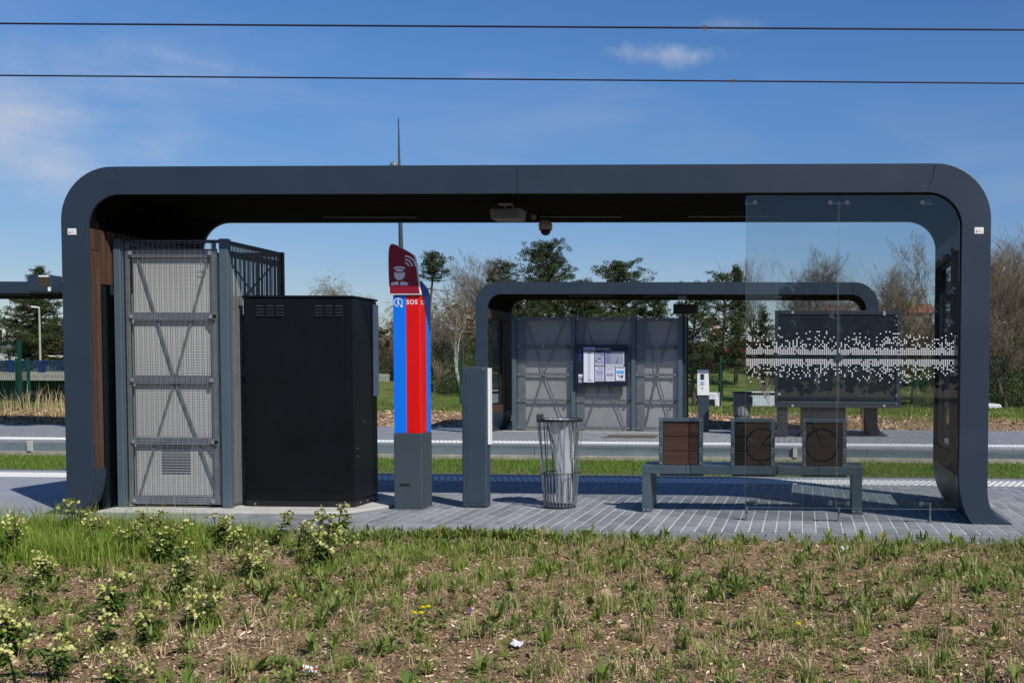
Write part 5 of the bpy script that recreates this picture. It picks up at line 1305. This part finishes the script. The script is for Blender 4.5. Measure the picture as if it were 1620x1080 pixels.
carp = [(0, .3), (0, .75), (.2, .95), (.34, 1.42), (.45, 1.50), (.75, 1.46), (.93, 1.05), (1, .98), (1, .3)]
vehicle('parked_van', 'small white van with dark windscreen partly behind the white faced validator', 'van', at(1091, 640, VY).x, VY, 1.36 * .98, smallp, CARW, [[(.06, 1.08), (.20, 1.24), (.34, 1.85), (.30, 1.85), (.12, 1.25)], [(.66, 1.38), (.86, 1.38), (.84, 1.72), (.66, 1.72)]], z0=-1.56)
vehicle('parked_van', 'long white and grey van behind the far litter bin', 'van', at(1141, 640, VY).x, VY, 3.5, vanp, CARG, [[(.10, 1.30), (.18, 1.38), (.25, 1.88), (.22, 1.85)], [(.26, 1.40), (.40, 1.40), (.40, 1.85), (.29, 1.85)]], True, z0=-1.56)
vehicle('parked_car', 'white car roof just right of the near shelter leg', 'car', at(1520, 640, 44.8).x, 45.5, 2.0, smallp, CARW, [[(.45, 1.45), (.86, 1.45), (.84, 1.75), (.47, 1.8)]], z0=-1.95)
vehicle('parked_car', 'dark green-grey car roof at the right edge', 'car', at(1591, 640, VY).x, VY, 4.0, smallp, CARD, [[(.40, 1.45), (.86, 1.45), (.84, 1.85), (.44, 1.88)]], z0=-1.85)

# ------------------------------------------------------------------ track grass, mulch, weeds
def blades(name, n, xr, yr, zf, h0, h1, w, mt, seed, parent=None, dens=None, lean=.5, kind='stuff', tones=(.5, .2), segs=2, label=None, xy=None):
    G = np.random.default_rng(seed)
    if xy is None: x = G.uniform(*xr, n); y = G.uniform(*yr, n)
    else: x, y = xy; n = len(x)
    if dens is not None:
        keep = G.random(n) < dens(x, y); x, y = x[keep], y[keep]; n = len(x)
    z = zf(x, y) if callable(zf) else np.full(n, zf)
    h = G.uniform(h0, h1, n) * G.uniform(.6, 1, n); az_ = G.uniform(0, 2 * np.pi, n); ln = G.uniform(.05, lean, n) * h
    fx_, fy_ = np.cos(az_), np.sin(az_); sx_, sy_ = -fy_, fx_; wv = w * G.uniform(.6, 1.3, n)
    def pt(u, side):
        return np.stack([x + fx_ * ln * u * u + sx_ * wv * side, y + fy_ * ln * u * u + sy_ * wv * side, z + h * u * (1 - .25 * u * (ln / h))], -1)
    q1 = np.stack([pt(0, -.5), pt(0, .5), pt(.55, .42), pt(.55, -.42)], 1); q2 = np.stack([pt(.55, -.42), pt(.55, .42), pt(1, .05), pt(1, -.05)], 1)
    tn = np.clip(G.normal(tones[0], tones[1], n), 0, 1)
    o = raw(name, np.concatenate([q1, q2]), None, mt, parent=parent, kind=kind, attr=np.concatenate([tn, tn]))
    if label: o['label'] = label
    return o
TGRASS = mat('track_grass', (.1, .15, .02), .6, 0, .3, tone=[(.060, .12, .010), (.11, .20, .018), (.17, .27, .030), (.26, .30, .06)], trans=.35)
FGRASS = mat('fresh_grass', (.1, .15, .02), .6, 0, .3, tone=[(.075, .13, .012), (.15, .24, .024), (.23, .32, .040), (.38, .36, .12)], trans=.35)
WEED = mat('weed_leaves', (.1, .15, .02), .55, 0, .35, tone=[(.065, .10, .016), (.125, .19, .034), (.20, .265, .050), (.34, .31, .11)], trans=.3)
DRY = mat('dry_straw', (.3, .25, .15), .8, 0, .2, tone=[(.24, .17, .08), (.45, .34, .18), (.60, .49, .28), (.32, .33, .11)], trans=.25)
tg = sheet('track_bed', np.arange(-60, 46, 2.0), np.array([14.27, 16, 18, 19.9]), mat('track_soil', (.06, .075, .025), .95, nscale=14, col2=(.12, .10, .06), bump=.5, bscale=40), lambda x, y: np.full_like(x, -.292))
blades('track_grass', 60000, (-19, 9), (17.4, 19.88), -.292, .04, .095, .009, TGRASS, 31, label='short bright green grass between the two platforms', lean=.7)
blades('track_grass_near', 9000, (-14, 7), (14.3, 17.4), -.292, .04, .09, .012, TGRASS, 32, label='short green grass beside the near platform edge', lean=.7)
blades('track_weeds', 1100, (-19, 9), (18.3, 19.9), -.292, .09, .17, .018, TGRASS, 33, label='taller weed tufts in the track grass', lean=.9, dens=lambda x, y: (np.sin(x * 2.3) + np.sin(x * 5.1 + 1) > .5) * 1.)
blades('meadow_grass', 60000, (-32, 14), (29.5, 43), gz, .03, .11, .02, mat('meadow_grass_blades', (.06, .09, .02), .7, tone=[(.06, .10, .016), (.10, .155, .022), (.15, .19, .035), (.23, .19, .08)], trans=.3), 34, label='rough meadow grass behind the fence', lean=.6)
blades('platform_edge_weeds', 9000, (-24, 12), (27.6, 31), gz, .05, .26, .03, FGRASS, 35, label='green weeds along the mulch behind the far platform', lean=.8, dens=lambda x, y: np.where(x > 2.2, .9, np.where(x > -4, .35, .06)) * (y > 28.4 - 1.2 * (x > 2)))
blades('dry_weed_stalks', 1500, (-30, -17.5), (27.7, 29.6), gz, .3, 1.0, .014, DRY, 36, label='dry tan weed stalks against the left green fence', lean=.9)
blades('dry_weed_litter', 3500, (-30, -17.5), (27.2, 28.6), gz, .04, .2, .02, DRY, 37, label='flattened dry grass at the foot of the left fence', lean=2.5)
def chips(name, n, xr, yr, zf, s0, s1, seed, label, tones, thick=.35, dens=None):
    G = np.random.default_rng(seed); x = G.uniform(*xr, n); y = G.uniform(*yr, n)
    if dens is not None: k = G.random(n) < dens(x, y); x, y = x[k], y[k]; n = len(x)
    z = (zf(x, y) if callable(zf) else np.full(n, zf)) + G.uniform(0, .012, n)
    L_ = G.uniform(s0, s1, n) * (1 + 1.2 * (G.random(n) < .08)); w_ = L_ * G.uniform(.18, .55, n); az_ = G.uniform(0, 2 * np.pi, n); tl = G.normal(0, .35, n); rl = G.normal(0, .5, n)
    a = np.stack([np.cos(az_) * np.cos(tl), np.sin(az_) * np.cos(tl), np.sin(tl)], -1); up_ = np.array([[0, 0, 1.]])
    s_ = np.cross(a, up_); s_ /= np.linalg.norm(s_, axis=1, keepdims=True); nrm = np.cross(s_, a); s_ = s_ * np.cos(rl)[:, None] + nrm * np.sin(rl)[:, None]; nrm = np.cross(s_, a)
    c = np.stack([x, y, z], -1); A = a * L_[:, None] / 2; Bv = s_ * w_[:, None] / 2; T = nrm * (w_ * thick)[:, None] / 2
    top = np.stack([c - A - Bv * .7 + T, c + A * .9 - Bv + T, c + A + Bv * .6 + T, c - A * .8 + Bv + T], 1)
    bot = np.stack([c - A - Bv * .7 - T, c + A * .9 - Bv - T, c + A + Bv * .6 - T, c - A * .8 + Bv - T], 1)
    sides = [np.stack([bot[:, i], bot[:, (i + 1) % 4], top[:, (i + 1) % 4], top[:, i]], 1) for i in range(4)]
    tn = np.clip(G.normal(*tones, n), 0, 1)
    o = raw(name, np.concatenate([top] + sides[:2]), None, CHIP, kind='stuff', attr=np.tile(tn, 3)); o['label'] = label
    return o
CHIP = mat('bark_chips', (.2, .14, .1), .9, 0, .2, tone=[(.055, .031, .018), (.19, .115, .066), (.36, .235, .14), (.54, .385, .25), (.76, .62, .46)])
chips('bark_mulch', 150000, (-8.2, 3.2), (4.3, 9.33), lambda x, y: gz(x, y), .005, .021, 41, 'brown bark chip mulch covering the foreground bed', (.46, .30))
chips('far_bark_mulch', 36000, (-24, 9), (26.02, 29.3), lambda x, y: gz(x, y), .03, .085, 42, 'brown bark mulch strip behind the far platform', (.52, .2), dens=lambda x, y: np.where(x > 2.5, .35, 1.))
chips('soil_clods', 700, (-8.2, 3.2), (4.3, 9.2), lambda x, y: gz(x, y) - .006, .02, .055, 44, 'tan soil clods lying in the bed', (.55, .15), thick=1.4)
chips('soil_crumbs', 30000, (-8.2, 3.2), (4.3, 9.33), lambda x, y: gz(x, y) - .002, .004, .012, 43, 'soil crumbs and grit in the foreground bed', (.45, .2), thick=1.2)

# ------------------------------------------------------------------ foreground plants
def patch(x, y, s=1.0, o=0):   # 0..1 patchiness
    return .5 + .5 * np.sin(x * 2.1 * s + o + 1.3 * np.sin(y * 1.7 * s + o)) * np.sin(y * 2.6 * s - o + 1.1 * np.sin(x * 1.3 * s))
def leaf_rosettes(name, X, Y_, nl, l0, l1, w, mt, seed, label, rise=(.2, 1.1), tones=(.5, .18)):
    """clusters of small pointed leaves, three faces long"""
    G = np.random.default_rng(seed); n = len(X); k = G.integers(nl[0], nl[1], n); idx = np.repeat(np.arange(n), k); m_ = len(idx)
    sc = np.repeat(G.uniform(.55, 1.3, n), k); ln = G.uniform(l0, l1, m_) * sc; az_ = G.uniform(0, 2 * np.pi, m_); el = G.uniform(*rise, m_)
    bx = X[idx] + G.normal(0, .008, m_); by = Y_[idx] + G.normal(0, .008, m_); bz = gz(bx, by) + G.uniform(0, .03, m_) * sc
    f = np.stack([np.cos(az_), np.sin(az_)], -1); s_ = np.stack([-f[:, 1], f[:, 0]], -1); wv = w * sc * G.uniform(.7, 1.3, m_)
    def pt(u, side):
        r_ = ln * u * np.cos(el) ; hh = ln * (u * np.sin(el) - .45 * u * u * np.cos(el))
        return np.stack([bx + f[:, 0] * r_ + s_[:, 0] * wv * side, by + f[:, 1] * r_ + s_[:, 1] * wv * side, bz + np.maximum(hh, .002)], -1)
    A = np.stack([pt(0, -.12), pt(0, .12), pt(.4, .5), pt(.4, -.5)], 1); B = np.stack([pt(.4, -.5), pt(.4, .5), pt(.75, .36), pt(.75, -.36)], 1); D = np.stack([pt(.75, -.36), pt(.75, .36), pt(1, .03), pt(1, -.03)], 1)
    tn = np.clip(np.repeat(G.normal(tones[0], tones[1], n), k) + G.normal(0, .1, m_), 0, 1)
    o = raw(name, np.concatenate([A, B, D]), None, mt, kind='stuff', attr=np.tile(tn, 3)); o['label'] = label; return o
G = np.random.default_rng(77)
def scatter(n, dens, xr=(-8.0, 2.9), yr=(4.4, 9.3)):
    x = G.uniform(*xr, n); y = G.uniform(*yr, n); k = G.random(n) < dens(x, y); return x[k], y[k]
gl_ = lambda x, y: np.clip(sm(-4.2, -5.6, x + (9.3 - y) * .35) * sm(7.2, 8.3, y), 0, 1)      # lush grass at the back left
edge_ = lambda x, y: sm(8.1, 9.1, y)
midp = lambda x, y: np.exp(-((x + 2.6) / 1.1) ** 2 - ((y - 7.7) / 1.0) ** 2)
x, y = scatter(12500, lambda x, y: .12 + .55 * patch(x, y, 1.3) ** 2 * (.6 + .4 * sm(4.5, 7, y)) + .14 * edge_(x, y))
leaf_rosettes('small_weeds', x, y, (5, 12), .025, .075, .012, WEED, 51, 'small green weeds scattered over the bark mulch')
x, y = scatter(1500, lambda x, y: np.exp(-((x - 1.6) / .8) ** 2 - ((y - 7.6) / .8) ** 2) + .8 * midp(x, y) + .7 * np.exp(-((x + 4.8) / 1.0) ** 2 - ((y - 8.2) / .7) ** 2))
leaf_rosettes('dense_weed_patches', x, y, (8, 18), .03, .09, .011, WEED, 61, 'dense patches of small leafy weeds', rise=(.3, 1.3), tones=(.7, .2))
x, y = scatter(9000, lambda x, y: patch(x, y, 2.3, 3) ** 3)
leaf_rosettes('seedlings', x, y, (3, 6), .010, .028, .008, WEED, 62, 'tiny bright seedlings between the bark chips', tones=(.75, .15))
x, y = scatter(3800, lambda x, y: .10 + .45 * patch(x, y, .9, 2) ** 2 + .2 * edge_(x, y))
leaf_rosettes('upright_weeds', x, y, (8, 18), .05, .13, .015, WEED, 52, 'upright leafy weeds growing through the mulch', rise=(.7, 1.4), tones=(.45, .2))
x, y = scatter(150, lambda x, y: .2 + .6 * patch(x, y, .7, 4) + .5 * edge_(x, y))
leaf_rosettes('broad_leaf_weeds', x, y, (5, 9), .06, .12, .032, WEED, 53, 'broad leaved dock weeds in the bed', rise=(.5, 1.2), tones=(.55, .2))
blades('lush_grass', 90000, (-8.3, -3.6), (7.0, 9.36), gz, .10, .24, .0065, FGRASS, 54, dens=lambda x, y: gl_(x, y) * (.35 + .65 * patch(x, y, 2, 1)), label='lush bright grass at the back left of the bed', lean=.9, tones=(.58, .2))
blades('tall_grass', 2600, (-8.3, -5.4), (8.6, 9.36), gz, .20, .40, .006, FGRASS, 60, label='taller grass in front of the left shelter foot', lean=.8, tones=(.6, .2))
x, y = scatter(2300, lambda x, y: .10 + .5 * patch(x, y, 1.1, 6) ** 2 + 1.2 * midp(x, y) + .35 * edge_(x, y))
xy = (np.repeat(x, 16) + G.normal(0, .028, len(x) * 16), np.repeat(y, 16) + G.normal(0, .028, len(x) * 16))
blades('grass_tufts', 0, None, None, gz, .05, .16, .0048, FGRASS, 55, xy=xy, label='small green grass tufts in the mulch bed', lean=.8, tones=(.5, .22))
x, y = scatter(1300, lambda x, y: .3 + .5 * patch(x, y, .8, 9) * (x > -4.5))
xy = (np.repeat(x, 14) + G.normal(0, .03, len(x) * 14), np.repeat(y, 14) + G.normal(0, .03, len(x) * 14))
blades('straw_wisps', 0, None, None, gz, .05, .17, .0035, DRY, 56, xy=xy, label='thin dry straw wisps among the weeds', lean=1.3)
x, y = scatter(9000, lambda x, y: .7)
blades('fallen_straw', 0, None, None, lambda x, y: gz(x, y) + .01, .008, .02, .004, DRY, 57, xy=(x, y), label='fallen straw lying on the bark chips', lean=5)
# leafy fringe that spills on the platform edge
x = np.concatenate([G.normal(-2.75, .55, 330), G.uniform(-6, 2.6, 90)]); y = G.uniform(9.05, 9.36, len(x))
leaf_rosettes('edge_weeds', x, y, (8, 16), .04, .11, .018, WEED, 58, 'leafy weeds along the platform edge', rise=(.6, 1.4), tones=(.6, .2))

# bigger single tufts of half dry grass
def tuft_mesh(seed, n=46, h=.24, dry=.5):
    G_ = np.random.default_rng(seed); r_ = np.abs(G_.normal(0, .03, n)); a = G_.uniform(0, 6.283, n); x, y = r_ * np.cos(a), r_ * np.sin(a)
    o = blades('blade_fan', 0, None, None, 0., h * .45, h, .0048, DRY, seed, xy=(x, y), lean=.9, kind='stuff', tones=(dry, .3)); return o
tufts = []
TP = [(630, 905, 'left of centre'), (700, 930, ''), (905, 905, ''), (1015, 1000, ''), (600, 1040, ''), (872, 1060, ''), (1020, 905, ''), (1100, 1050, ''), (1200, 975, ''), (1245, 870, ''), (1330, 905, ''), (1355, 990, ''), (1390, 880, ''), (1500, 1010, ''), (1470, 1050, ''), (1280, 1060, ''), (560, 1000, ''), (380, 1050, ''), (1430, 960, ''), (1590, 1000, ''), (1540, 905, ''), (1150, 900, ''), (740, 1020, ''), (960, 960, '')]
protoT = []
for k in range(3):
    r = thing('grass_tuft', 'tuft', 'grass tuft', (0, 0, 0), group='half dry grass tufts in the bed'); o = tuft_mesh(300 + k, 48, .22, (.45, .6, .75)[k]); o.parent = r
    o2 = blades('green_blades', 0, None, None, 0., .06, .17, .005, FGRASS, 310 + k, xy=(np.random.default_rng(k).normal(0, .03, 26), np.random.default_rng(k + 9).normal(0, .03, 26)), lean=.8, kind='stuff'); o2.parent = r
    protoT.append(r)
used = [0, 0, 0]
def ground_at(px, py):
    r_ = CAMR @ np.array([(px - CX) / F, 1, -(py - CY) / F]); tt_ = CH / -r_[2]
    x, y = r_[0] * tt_, r_[1] * tt_; return x, y, float(gz(x, y))
places = ['below the totem', 'in front of the black ticket machine', 'below the litter bin', 'bottom middle, right of the paper scrap', 'bottom, left of the paper scrap', 'bottom middle under the litter bin', 'below the first backrest', 'bottom, under the bench', 'under the left end of the bench', 'near the platform edge under the glass edge', 'under the middle glass joint', 'right of the lone dandelion', 'near the edge under the right glass pane', 'lower right under the shelter leg', 'bottom right', 'bottom, below the lone dandelion', 'left of the dandelion clump', 'bottom left among pale flowers', 'right part of the bed, middle distance', 'at the right edge of the photo, low', 'at the right near the shelter foot', 'under the second backrest', 'below the dandelion clump', 'centre of the bed']
for i, (px, py, _) in enumerate(TP):
    x, y, z = ground_at(px, py); k = i % 3; lab = 'half dry grass tuft ' + places[i]
    s_ = .75 + .5 * random.random()
    if not used[k]:
        protoT[k].location = (x, y, z); protoT[k]['label'] = lab; protoT[k].scale = (s_,) * 3; used[k] = 1
    else: dup(protoT[k], (x, y, z), random.uniform(0, 6), lab, s_)

# pale green flowering plants (hellebore like)
STEMG = mat('green_red_stem', (.09, .10, .03), .6, nscale=6, col2=(.13, .06, .03))
PETAL = mat('pale_green_yellow_sepals', (.5, .55, .22), .5, 0, .3, tone=[(.30, .36, .07), (.48, .53, .13), (.66, .67, .24), (.72, .64, .30)], trans=.35)
HLEAF = mat('dark_palmate_leaves', (.03, .06, .02), .45, 0, .4, tone=[(.035, .08, .014), (.075, .14, .026), (.13, .21, .04), (.20, .25, .06)], trans=.2)
def hellebore(seed):
    g_ = random.Random(seed); Gn = np.random.default_rng(seed)
    r = thing('flowering_plant', 'x', 'flowering plant', (0, 0, 0), group='pale green flowering plants')
    b = MB(); fl = []; lf = []
    for s_ in range(g_.choice((2, 3, 4, 6))):
        a = g_.uniform(0, 6.28); hh = g_.uniform(.13, .28); ln = g_.uniform(.03, .11)
        P = [Vector((0, 0, -.01)), Vector((math.cos(a) * ln * .4, math.sin(a) * ln * .4, hh * .55)), Vector((math.cos(a) * ln, math.sin(a) * ln, hh))]
        b.tube(P, [.005, .0045, .003], 5)
        for q in range(g_.randint(5, 13)):
            aa = g_.uniform(0, 6.28); rr2 = g_.uniform(.015, .06); e = P[2] + Vector((math.cos(aa) * rr2, math.sin(aa) * rr2, g_.uniform(-.045, .03))); b.tube([P[1].lerp(P[2], g_.uniform(.6, 1)), e], .0018, 3); fl.append(e)
        for q in range(7): fz = g_.uniform(.10, .8); lf.append((P[0].lerp(P[1], min(1, fz * 1.8)) if fz < .55 else P[1].lerp(P[2], (fz - .55) * 2), g_.uniform(0, 6.28)))
    build(b, 'stems', STEMG, r)
    # cup-shaped flowers: five sepals each
    vs = []; tn = []
    for e in fl:
        tone = g_.random(); R_ = g_.uniform(.010, .0155); tilt = Vector((g_.gauss(0, .5), g_.gauss(0, .5) - .5, -.45)).normalized(); s1 = tilt.orthogonal().normalized(); s2 = tilt.cross(s1)
        for k in range(5):
            a0 = 2 * math.pi * k / 5; dirv = s1 * math.cos(a0) + s2 * math.sin(a0); sd = s1 * -math.sin(a0) + s2 * math.cos(a0)
            vs.append([e, e + dirv * R_ * .8 + sd * R_ * .62 + tilt * R_ * .5, e + dirv * R_ * 1.0 + tilt * R_ * 1.1, e + dirv * R_ * .8 - sd * R_ * .62 + tilt * R_ * .5]); tn.append(min(1, max(0, tone + g_.gauss(0, .12))))
    raw('flowers', np.array([[tuple(p) for p in f] for f in vs]), None, PETAL, parent=r, attr=tn, kind='stuff')
    vs = []; tn = []
    for e, a0 in lf:
        for k in range(6):
            a = a0 + (k - 2.5) * .42; d = Vector((math.cos(a), math.sin(a), g_.uniform(-.25, .35))).normalized(); sd = Vector((-math.sin(a), math.cos(a), 0)); L_ = g_.uniform(.05, .095); w_ = .0085
            m1_ = e + d * L_ * .5; vs.append([e, m1_ + sd * w_, e + d * L_ + Vector((0, 0, -.012)), m1_ - sd * w_]); tn.append(g_.random())
    raw('leaves', np.array([[tuple(p) for p in f] for f in vs]), None, HLEAF, parent=r, attr=tn, kind='stuff')
    return r
HP = [(120, 835, 1.5, 'tall, beside the foot of the left shelter leg'), (232, 838, 1.4, 'leaning on the plinth under the mesh door'), (262, 862, 1.5, 'wide one under the vent louvre'), (345, 848, 1.3, 'at the right post of the mesh enclosure'), (440, 846, 1.35, 'against the plinth left of the ticket machine centre'), (530, 846, 1.5, 'against the plinth under the ticket machine right edge'), (45, 935, 1.2, 'below the lush grass at the left edge'), (240, 985, 1.0, 'between the lower left group and the lone one'), (85, 1050, 1.15, 'lower left near the corner one'),
      (18, 870, 1.45, 'tall at the left edge in front of the shelter foot'), (70, 905, 1.0, 'in the lush grass at the left'), (150, 850, 1.3, 'under the shelter leg at the left'), (205, 855, 1.15, 'in front of the mesh enclosure left post'), (285, 890, 1.3, 'in front of the mesh enclosure'), (292, 925, 1.2, 'just nearer than the one under the mesh door'),
      (372, 855, 1.15, 'between the mesh enclosure and the black ticket machine'), (398, 890, 1.1, 'below the ticket machine left corner'), (415, 900, .85, 'small, behind the brown rosette'), (470, 870, 1.25, 'in front of the black ticket machine'), (512, 880, 1.35, 'tall below the ticket machine'), (553, 865, 1.1, 'by the right corner of the concrete plinth'),
      (182, 955, 1.2, 'middle left of the bed'), (165, 1000, 1.1, 'lower left between two others'), (188, 1068, 1.0, 'bottom left of the photo'), (12, 1010, 1.35, 'at the left edge, lower half'), (28, 1075, 1.1, 'in the bottom left corner'), (318, 965, 1.1, 'alone in the mulch left of centre'), (330, 920, .8, 'small, next to the mesh enclosure front')]
protoH = [hellebore(400 + k) for k in range(7)]; usedH = [0] * 7
for i, (px, py, s_, lab) in enumerate(HP):
    x, y, z = ground_at(px, py + 8); k = (i * 3) % 7; s_ *= .84; lab = 'pale green flowering plant ' + lab
    if not usedH[k]: protoH[k].location = (x, y, z); protoH[k]['label'] = lab; protoH[k].scale = (s_,) * 3; usedH[k] = 1
    else: dup(protoH[k], (x, y, z), random.uniform(0, 6), lab, s_)
# dandelions
DAND = mat('dandelion_yellow', (.84, .66, .008), .6, nscale=30, namp=.12)
def dandelion(label, heads, loc):
    r = thing('dandelion', label, 'dandelion', loc, group='yellow dandelions'); b = MB(); g_ = random.Random(int(abs(loc[0]) * 1000))
    for hx, hy, hz, R_ in heads:
        b.tube([(0, 0, 0), (hx * .6, hy * .6, hz * .6), (hx, hy, hz)], .003, 5)
        q = MB()
        for ring_, (nn, rr1, up_) in enumerate(((16, 1.0, .003), (13, .72, .008), (9, .42, .011))):
            for k in range(nn):
                a = 2 * math.pi * (k + .5 * ring_) / nn; c_, s_ = math.cos(a), math.sin(a); w_ = .0028
                q.add([(hx, hy, hz), (hx + c_ * R_ * rr1 * .8 - s_ * w_, hy + s_ * R_ * rr1 * .8 + c_ * w_, hz + up_), (hx + c_ * R_ * rr1, hy + s_ * R_ * rr1, hz + up_ * .9), (hx + c_ * R_ * rr1 * .8 + s_ * w_, hy + s_ * R_ * rr1 * .8 - c_ * w_, hz + up_)], [(0, 1, 2, 3)])
        q.lathe((hx, hy, hz), [(0, -.006), (.006, -.003), (.008, .004), (0, .006)], 8)
        build(q, 'flower_head', DAND, r)
    build(b, 'stems', STEMG, r)
    vs = []; 
    for k in range(11):
        a = k * 2.4; d = Vector((math.cos(a), math.sin(a), .35)).normalized(); sd = Vector((-math.sin(a), math.cos(a), 0)); L_ = g_.uniform(.06, .11); w_ = .011
        vs.append([(0, 0, .002), tuple(d * L_ * .6 + sd * w_), tuple(d * L_ + Vector((0, 0, -.02))), tuple(d * L_ * .6 - sd * w_)])
    raw('leaves', np.array(vs), None, WEED, parent=r, attr=[.55] * 11)
dandelion('dandelion clump with four yellow heads in the middle of the bed', [(-.035, .01, .06, .016), (.0, .045, .085, .016), (.035, .04, .09, .018), (.012, -.01, .065, .018)], ground_at(664, 985))
dandelion('dandelion with one big and one small head right of centre', [(0, 0, .05, .019), (.045, .10, .05, .011)], ground_at(1262, 985))
dandelion('single distant dandelion head near the pale flowering plants', [(0, 0, .06, .013)], ground_at(467, 945))
# litter
def scrap(name, label, px, py, w, mt_, mt2=None, crumple=.02):
    x, y, z = ground_at(px, py); g_ = random.Random(px); n = 6; vs = []; fs = []
    for i in range(n):
        for j in range(n): vs.append(((i / (n - 1) - .5) * w, (j / (n - 1) - .5) * w * .7, .022 + g_.uniform(0, crumple) + .3 * w * abs(i / (n - 1) - .5)))
    fs = [(i * n + j, (i + 1) * n + j, (i + 1) * n + j + 1, i * n + j + 1) for i in range(n - 1) for j in range(n - 1)]
    b = MB(); b.add(vs, fs)
    if mt2: b.m = [1 if (k % 5) in (2,) else 0 for k in range(len(fs))]
    o = build(b, name, [mt_, mt2] if mt2 else mt_, None, (x, y, z)); s_ = o.modifiers.new('thick', 'SOLIDIFY'); s_.thickness = .0012; o.rotation_euler = (.35, .1, g_.uniform(-.5, .5)); tag(o, label, 'litter'); return o
PAP = mat('litter_paper', (.62, .62, .68), .6, nscale=30, namp=.12)
scrap('paper_scrap', 'crumpled white paper scrap in the middle foreground mulch', 819, 1028, .062, PAP)
scrap('wrapper_scrap', 'white and red wrapper scrap at the bottom left of centre', 489, 1069, .065, PAP, REDP)
scrap('wrapper_scrap', 'small orange red scrap under the left end of the glass', 1203, 932, .03, mat('orange_scrap', (.6, .10, .03), .5, nscale=30, namp=.1))
scrap('wrapper_scrap', 'tiny blue scrap right of the dandelion clump', 744, 967, .028, mat('blue_scrap', (.05, .12, .28), .5, nscale=30, namp=.1))
scrap('paper_scrap', 'white plastic scrap among flowers in front of the mesh enclosure', 315, 838, .05, WHITE)
scrap('paper_scrap', 'bent white strip near the platform edge under the glass', 1336, 868, .07, WHITE, crumple=.05)

# ------------------------------------------------------------------ the photographer's bicycle, seen mirrored in the glass
YB_ = -2.4
xw = at(1205, 710, 22.5).x; xw2 = at(1300, 710, 22.5).x; zc_ = at(1250, 709, 22.5).z; R_ = .345
t = thing('bicycle', 'dark bicycle standing behind the camera, mirrored in the glass screen', 'bicycle', ((xw + xw2) / 2, YB_, 0)); O = (t.location.x, YB_, 0)
zc_ = R_ + .01; t.location.z = -.5; BK = mat('black_bike_paint', (.012, .012, .014), .35, nscale=3, namp=.2)
for xq in (xw, xw2 + .0):
    b = MB(); b.tube([(xq + R_ * math.cos(k * math.pi / 20), YB_, zc_ + R_ * math.sin(k * math.pi / 20)) for k in range(41)], .022, 8, cap=False); w = build(b, 'wheel', TYRE, t, off=O)
    b = MB(); b.tube([(xq, YB_ - .04, zc_), (xq, YB_ + .04, zc_)], .02, 8)
    for k in range(14): a = k * math.pi / 7; b.tube([(xq, YB_, zc_), (xq + R_ * math.cos(a), YB_, zc_ + R_ * math.sin(a))], .0015, 3)
    build(b, 'spokes', ALU, w, off=O)
b = MB(); L_ = xw2 - xw; bb = (xw + L_ * .42, YB_, .30); st_ = (xw + L_ * .30, YB_, .80); hd = (xw + L_ * .80, YB_, .85)
for p_, q_ in ((bb, st_), (bb, hd), (st_, hd), (bb, (xw, YB_, zc_)), (st_, (xw, YB_, zc_)), ((hd[0] - .01, YB_, .95), (xw2, YB_, zc_))): b.tube([p_, q_], .017, 8)
b.tube([st_, (st_[0] - .03, YB_, .98)], .014, 8); build(b, 'frame', BK, t, off=O)
b = MB(); b.prism([(st_[0] - .17, .98), (st_[0] + .12, .985), (st_[0] + .10, 1.01), (st_[0] - .16, 1.03)], YB_ - .07, YB_ + .07); build(b, 'saddle', BLACK, t, off=O, bevel=.015)
b = MB(); b.tube([(hd[0] - .01, YB_, .95), (hd[0] + .02, YB_, 1.04)], .014, 8); b.tube([(hd[0] + .02, YB_ - .29, 1.05), (hd[0] + .03, YB_, 1.04), (hd[0] + .02, YB_ + .29, 1.05)], .013, 8); build(b, 'handlebar', BLACK, t, off=O)
b = MB(); b.lathe((bb[0], YB_ - .05, .30), [(0, 0), (.09, 0), (.09, .006), (0, .006)], 20, axis='y'); b.bar((bb[0], YB_ - .07, .30), (bb[0] + .12, YB_ - .07, .19), .02); build(b, 'crank', ALU, t, off=O)
